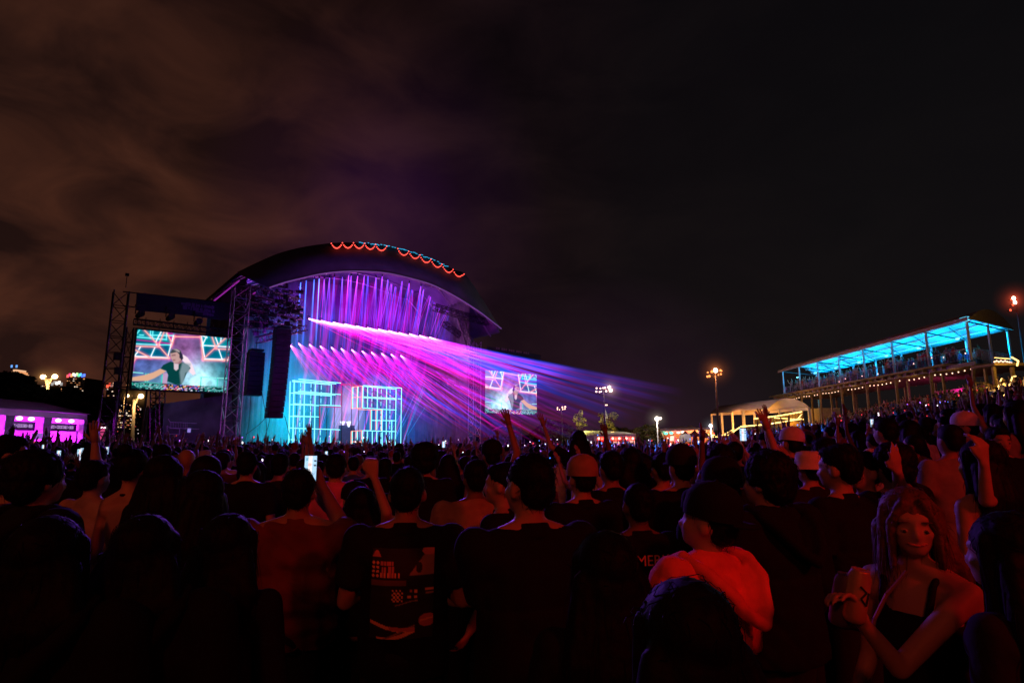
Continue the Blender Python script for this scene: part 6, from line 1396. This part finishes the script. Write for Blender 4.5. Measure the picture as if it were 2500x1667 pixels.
# --- the crowd around them: prototypes, copied with their parts
kinds = [
 dict(d='short dark hair, arms down', hair='short'), dict(d='long dark hair', hair='longer', fem=True, hc='black'), dict(d='backwards cap', hair='crop', hat=('capback', 'black'), w=1.1),
 dict(d='dark cap', hair='crop', hat=('cap', 'charcoal')), dict(d='both arms raised high', hair='short', L='upout', R='up'), dict(d='one fist raised', hair='crop', R='high', L='down', w=1.05),
 dict(d='hair in a bun', hair='bun', fem=True, slv='strap', hc='brown'), dict(d='ponytail', hair='tail', fem=True, hc='fair'), dict(d='curly hair', hair='curly'), dict(d='phone-holding raised hands', hair='short', L='phone', R='phone'),
 dict(d='pale sun hat', hair='crop', hat=('bucket', 'white')), dict(d='one arm waving, long hair', hair='long', fem=True, L='high', slv='strap'), dict(d='hood down, cropped hair', hair='crop', slv='hoodie'), dict(d='head turned sideways', hair='short', hy=60, face=True)]
wts = [9, 7, 5, 6, 3, 2.5, 3, 3, 5, 3, 1.2, 2, 4, 2]
PROTO = [human(dict(k, vox=.026, seed=i+1)) for i, k in enumerate(kinds)]
tops = ['black', 'black', 'black', 'charcoal', 'navy', 'grey', 'white', 'maroon', 'olive', 'red', 'tan', 'blue', 'black', 'charcoal']
rc_ = random.Random(21); spots = []
def free(x, y, d):
    return all((x-a)**2+(y-b_)**2 > d*d for a, b_ in PEOPLE) 
def inview(x, y, m=1.06): return abs(x) < y*.866*m+.2
cand = []
y = 4.7
while y < 26:
    stp_ = .56+.012*y; n = int(y*1.9/stp_)+2
    for i in range(n):
        cand.append(((i-n/2)*stp_+rc_.uniform(-.2, .2), y+rc_.uniform(-.2, .2)))
    y += .62+.012*y
cand.sort(key=lambda p: p[1]); left_over = []
def colname(px):
    marks = [(110, 'in front of the purple bar tent'), (235, 'below the rainbow tower'), (330, 'below the left lattice tower'), (400, 'below the left edge of the left screen'), (470, 'below the middle of the left screen'), (560, 'below the right edge of the left screen'), (620, 'below the short speaker column'), (700, 'below the long speaker column'), (770, 'below the left neon lattice'), (850, 'below the booth'), (930, 'below the right neon lattice'), (1020, 'right of the neon lattices'), (1150, 'below the stage\'s right tower'), (1250, 'below the small screen'), (1400, 'below the floodlight cluster'), (1500, 'in front of the white marquee'), (1600, 'below the warm work light'), (1720, 'in front of the red canopies'), (1800, 'below the orange flood mast'), (1900, 'below the amber ramp'), (2010, 'below the deck\'s far end'), (2120, 'below the deck\'s second bay'), (2230, 'below the deck\'s middle'), (2340, 'below the deck\'s near end'), (2430, 'below the glowing staircase'), (9999, 'at the right edge')]
    for a, n_ in marks:
        if px < a: return n_
cols_ = {}; NIND = 300-len(PEOPLE)-3; PH = 0; cnt = 0
ordw = ['nearest', 'second nearest', 'third nearest', 'fourth nearest', 'fifth nearest', 'sixth nearest', 'seventh nearest', 'eighth nearest', 'ninth nearest', 'tenth nearest', 'eleventh nearest', 'twelfth nearest']
from bpy_extras.object_utils import world_to_camera_view as w2c
bpy.context.view_layer.update()
stage_c = ST.W(ST.len/2, 5, 0)
for x, yv in cand:
    if not inview(x, yv) or not free(x, yv, .50+.004*yv): continue
    g = terrain(x, yv)
    if x < 1 and yv > 22: left_over.append((x, yv)); continue
    if cnt >= NIND: left_over.append((x, yv)); continue
    k = rc_.choices(range(len(kinds)), wts)[0]; h_ = rc_.gauss(1.685, .07); h_ = min(1.90, max(1.55, h_)); s = h_/1.76
    q = w2c(SC, cam, V3((x, yv, g+h_))); px_ = q.x*2500
    if not (-20 < px_ < 2520): continue
    if yv < 5.2 and (k in (4, 5, 11, 9)): k = 0
    yaw = math.degrees(math.atan2(-(stage_c.x-x), stage_c.y-yv))+rc_.gauss(0, 24)
    tc_ = rc_.choice(tops); cn = colname(px_); key = cn; cols_[key] = cols_.get(key, 0)+1; r_ = cols_[key]
    col_word = {'white': 'white', 'maroon': 'maroon', 'olive': 'olive'}.get(tc_, tc_)
    lab = 'person in %s top, %s, %s %s' % (col_word, kinds[k]['d'].replace(', arms down', '').replace('one arm waving, ', 'waving, ').replace('hood down, ', ''), ordw[r_-1] if r_ <= 12 else 'row %d' % r_, cn)
    lab = lab.replace('phone-holding raised hands', 'phone raised').replace('head turned sideways', 'face sideways')
    if len(lab.split()) > 16: lab = lab.replace('person in ', '').replace(' top,', ' top')
    if len(lab.split()) > 16: lab = ' '.join(lab.split()[:16])
    root = thing('person', lab, 'person', (x, yv, g), 'people in the crowd'); root.rotation_euler = (math.radians(rc_.gauss(0, 3)), math.radians(rc_.gauss(0, 4)), math.radians(yaw)); root.scale = (s*rc_.uniform(.95, 1.08), s, s); PEOPLE.append((x, yv)); cnt += 1
    sk = rc_.choices(SKIN, [5, 4, 2])[0]
    if k == 9 and PH < 12:
        PH += 1; fx = Matrix.Rotation(math.radians(yaw), 3, 'Z'); phone('%s lit phone held up in both hands, %s' % (['small', 'bluish', 'pale', 'tilted', 'bright', 'steady', 'distant', 'raised', 'glowing', 'little', 'white', 'low'][PH-1], cn), V3((x, yv, g))+(fx @ (V3((0, .36, 1.83))*s)), yaw, 1.0)
    for nm, me, _ in PROTO[k]:
        o = bpy.data.objects.new(nm, me); COL.objects.link(o); o.parent = root
        if nm in ('shirt', 'body', 'hood'):
            o.material_slots[0].link = 'OBJECT'; o.material_slots[0].material = sk if nm == 'body' else cloth(tc_)
# --- the rest of the crowd as one mass
def lowpoly(kind, rg):
    b = MB(); sk = rg.choice([(.5, .34, .26), (.38, .24, .17), (.2, .12, .08)]); tp = rg.choice([(.02, .02, .025), (.03, .03, .035), (.5, .48, .5), (.15, .15, .2), (.4, .05, .05), (.05, .08, .3), (.02, .02, .025), (.3, .25, .3)]); hc = rg.choice([(.012, .01, .01), (.012, .01, .01), (.05, .03, .02), (.25, .16, .08)])
    if rg.random() < .12: hc = CL[rg.choice(['white', 'grey', 'red'])]
    b.col = sk; b.ball((0, .01, 1.625), (.078, .09, .11), 7, 5); b.tube((0, -.01, 1.42), (0, 0, 1.56), .055, .05, 5, False)
    b.col = hc; b.ball((0, -.02, 1.665), (.09, .105, .095), 7, 5)
    b.col = tp
    vs = []
    for (rx, ry, z) in ((.17, .12, .9), (.165, .115, 1.15), (.20, .12, 1.35), (.17, .09, 1.45), (.06, .05, 1.5)):
        vs += [(rx*math.cos(a), ry*math.sin(a), z) for a in np.linspace(0, 2*math.pi, 8, endpoint=False)]
    b.add(vs, [(j*8+i, j*8+(i+1) % 8, (j+1)*8+(i+1) % 8, (j+1)*8+i) for j in range(4) for i in range(8)])
    b.col = (.02, .022, .03); b.tube((.09, 0, .9), (.1, 0, .02), .09, .06, 5, False); b.tube((-.09, 0, .9), (-.1, 0, .02), .09, .06, 5, False)
    for s_, a in ((-1, kind[0]), (1, kind[1])):
        e, h_ = REST[a]; e = V3((e[0]*s_, e[1], e[2])); h_ = V3((h_[0]*s_, h_[1], h_[2])); b.col = tp; b.tube((.19*s_, 0, 1.41), e, .055, .045, 5); b.col = sk; b.tube(e, h_, .04, .028, 5); b.tube(h_, h_+(h_-e).normalized()*.15, .034, .02, 5)
    return b
rg = random.Random(33)
TPL = [lowpoly(k, rg) for k in ([('down', 'down')]*14+[('fwd', 'down')]*3+[('up', 'upout'), ('up', 'down'), ('down', 'high'), ('phone', 'phone'), ('upout', 'up'), ('high', 'down')])]
mass_v = []; mass_f = []; mass_c = []; nv = 0; nmass = 0
def add_low(x, yv, z, yaw, s, up=None):
    global nv, nmass
    t_ = TPL[rg.randrange(len(TPL))]; a = np.array(t_.v)*s; c, s2 = math.cos(yaw), math.sin(yaw)
    X = a[:, 0]*c-a[:, 1]*s2+x; Yy = a[:, 0]*s2+a[:, 1]*c+yv; mass_v.append(np.stack([X, Yy, a[:, 2]+z], 1)); mass_f.extend([tuple(i+nv for i in f) for f in t_.f]); mass_c.append(np.array(t_.c)); nv += len(a); nmass += 1
pts_far = list(left_over); y = 26
while y < 100:
    stp_ = .62+.014*y; n = int(y*1.9/stp_)+2
    for i in range(n): pts_far.append(((i-n/2)*stp_+rg.uniform(-.25, .25), y+rg.uniform(-.3, .3)))
    y += .7+.02*y
for x, yv in pts_far:
    if not inview(x, yv, 1.03): continue
    rel = V3((x, yv, 0))-ST.o; k = rel.dot(ST.n); u = rel.dot(ST.u)
    if k > -3.2: 
        if x < 6: continue
    if yv > 80 and x < 30: continue
    if x < -26.5 and yv > 30: continue
    rp_ = V3((x, yv, 0))-PV.o; kk = rp_.dot(PV.n)*sgn
    if kk > -.6 and x > 20: continue
    if yv > 78: continue
    add_low(x, yv, terrain(x, yv), math.atan2(-(stage_c.x-x), stage_c.y-yv)+rg.gauss(0, .3), rg.gauss(.98, .045))
for i in range(230):       # spectators on the deck and below it
    u = rg.uniform(1.5 if i % 5 else 30, Lp-3); k = .35+rg.random()**1.6*5; p = W(u, k, zd); add_low(p.x, p.y, zd, math.pi/2+.5+rg.gauss(0, .5), rg.gauss(.98, .04))
for i in range(150):
    p = W(rg.uniform(2, Lp-6), rg.uniform(.6, 7), 0); add_low(p.x, p.y, terrain(p.x, p.y), math.pi/2+rg.gauss(0, .6), rg.gauss(.98, .04))
for i in range(26):
    p = P(rg.uniform(1810, 1950), 1040, rg.uniform(84, 87)); add_low(p.x, p.y, p.z-1.9, rg.uniform(0, 6), 1)
me = bpy.data.meshes.new('crowd'); me.from_pydata(np.concatenate(mass_v).tolist(), [], mass_f); ca = me.color_attributes.new('Col', 'FLOAT_COLOR', 'POINT'); cc = np.concatenate(mass_c); ca.data.foreach_set('color', np.concatenate([cc, np.ones((len(cc), 1))], 1).astype(np.float32).ravel()); me.materials.append(vcol_mat('crowd_colours', .8))
me.shade_smooth()
o = bpy.data.objects.new('crowd', me); COL.objects.link(o); tag(o, 'dense mass of far spectators filling the field to the stage and the viewing deck', 'crowd', kind='stuff')
print('people', len(PEOPLE), 'mass', nmass, 'faces', len(mass_f))
# scattered phone lights and coloured glowing specks in the crowd
sparks = MB(); rs = random.Random(4)
for i in range(170):
    zone = rs.random(); yv = rs.uniform(9, 42)
    px_ = rs.uniform(380, 1240) if zone < .3 else (rs.uniform(1240, 1700) if zone < .62 else (rs.uniform(1700, 2100) if zone < .85 else rs.uniform(2000, 2400)))
    x = (px_-1250)/F*yv; yv2 = yv; rel = V3((x, yv, 0))-ST.o
    if rel.dot(ST.n) > -3 and x < 6: continue
    z = terrain(x, yv)+rs.uniform(1.55, 2.1); sparks.cur = rs.choice([0, 0, 1, 1, 2, 2, 3, 3] if px_ > 1200 else [0, 2, 3, 0]); r = rs.uniform(.006, .013)*yv/14; sparks.box(V3((x, yv, z)), (r*2, r, r*rs.choice([1.5, 2, 4])), X=V3((1, 0, rs.uniform(-.6, .6))).normalized())
o = sparks.build('crowd_glints', [emis('glint_white', (1, .9, .95), 2.5), emis('glint_blue', (.08, .25, 1), 2.5), emis('glint_red', (1, .05, .08), 2.0), emis('glint_violet', (.5, .15, 1), 1.8)]); tag(o, 'countless tiny phone screens and coloured specks glowing across the far crowd', 'lights', kind='stuff')
# the red floods behind the photographer
lamp('SPOT', 'red_flood', (5.2, -2.6, 5.0), (1, .014, .007), 620, .35, target=(2.2, 3.2, 1.4), spot=58, blend=1)
lamp('SPOT', 'red_flood', (9, -6, 7), (1, .022, .010), 900, .4, target=(5.5, 7.5, 1.6), spot=60, blend=1)
lamp('SPOT', 'orange_flood', (-1, -5.5, 5.8), (1, .085, .02), 330, .4, target=(-.2, 6, 1.2), spot=54, blend=1)
lamp('SPOT', 'orange_flood', (-6, -5, 5.5), (1, .12, .03), 400, .4, target=(-3.3, 6.5, 1.3), spot=50, blend=1)
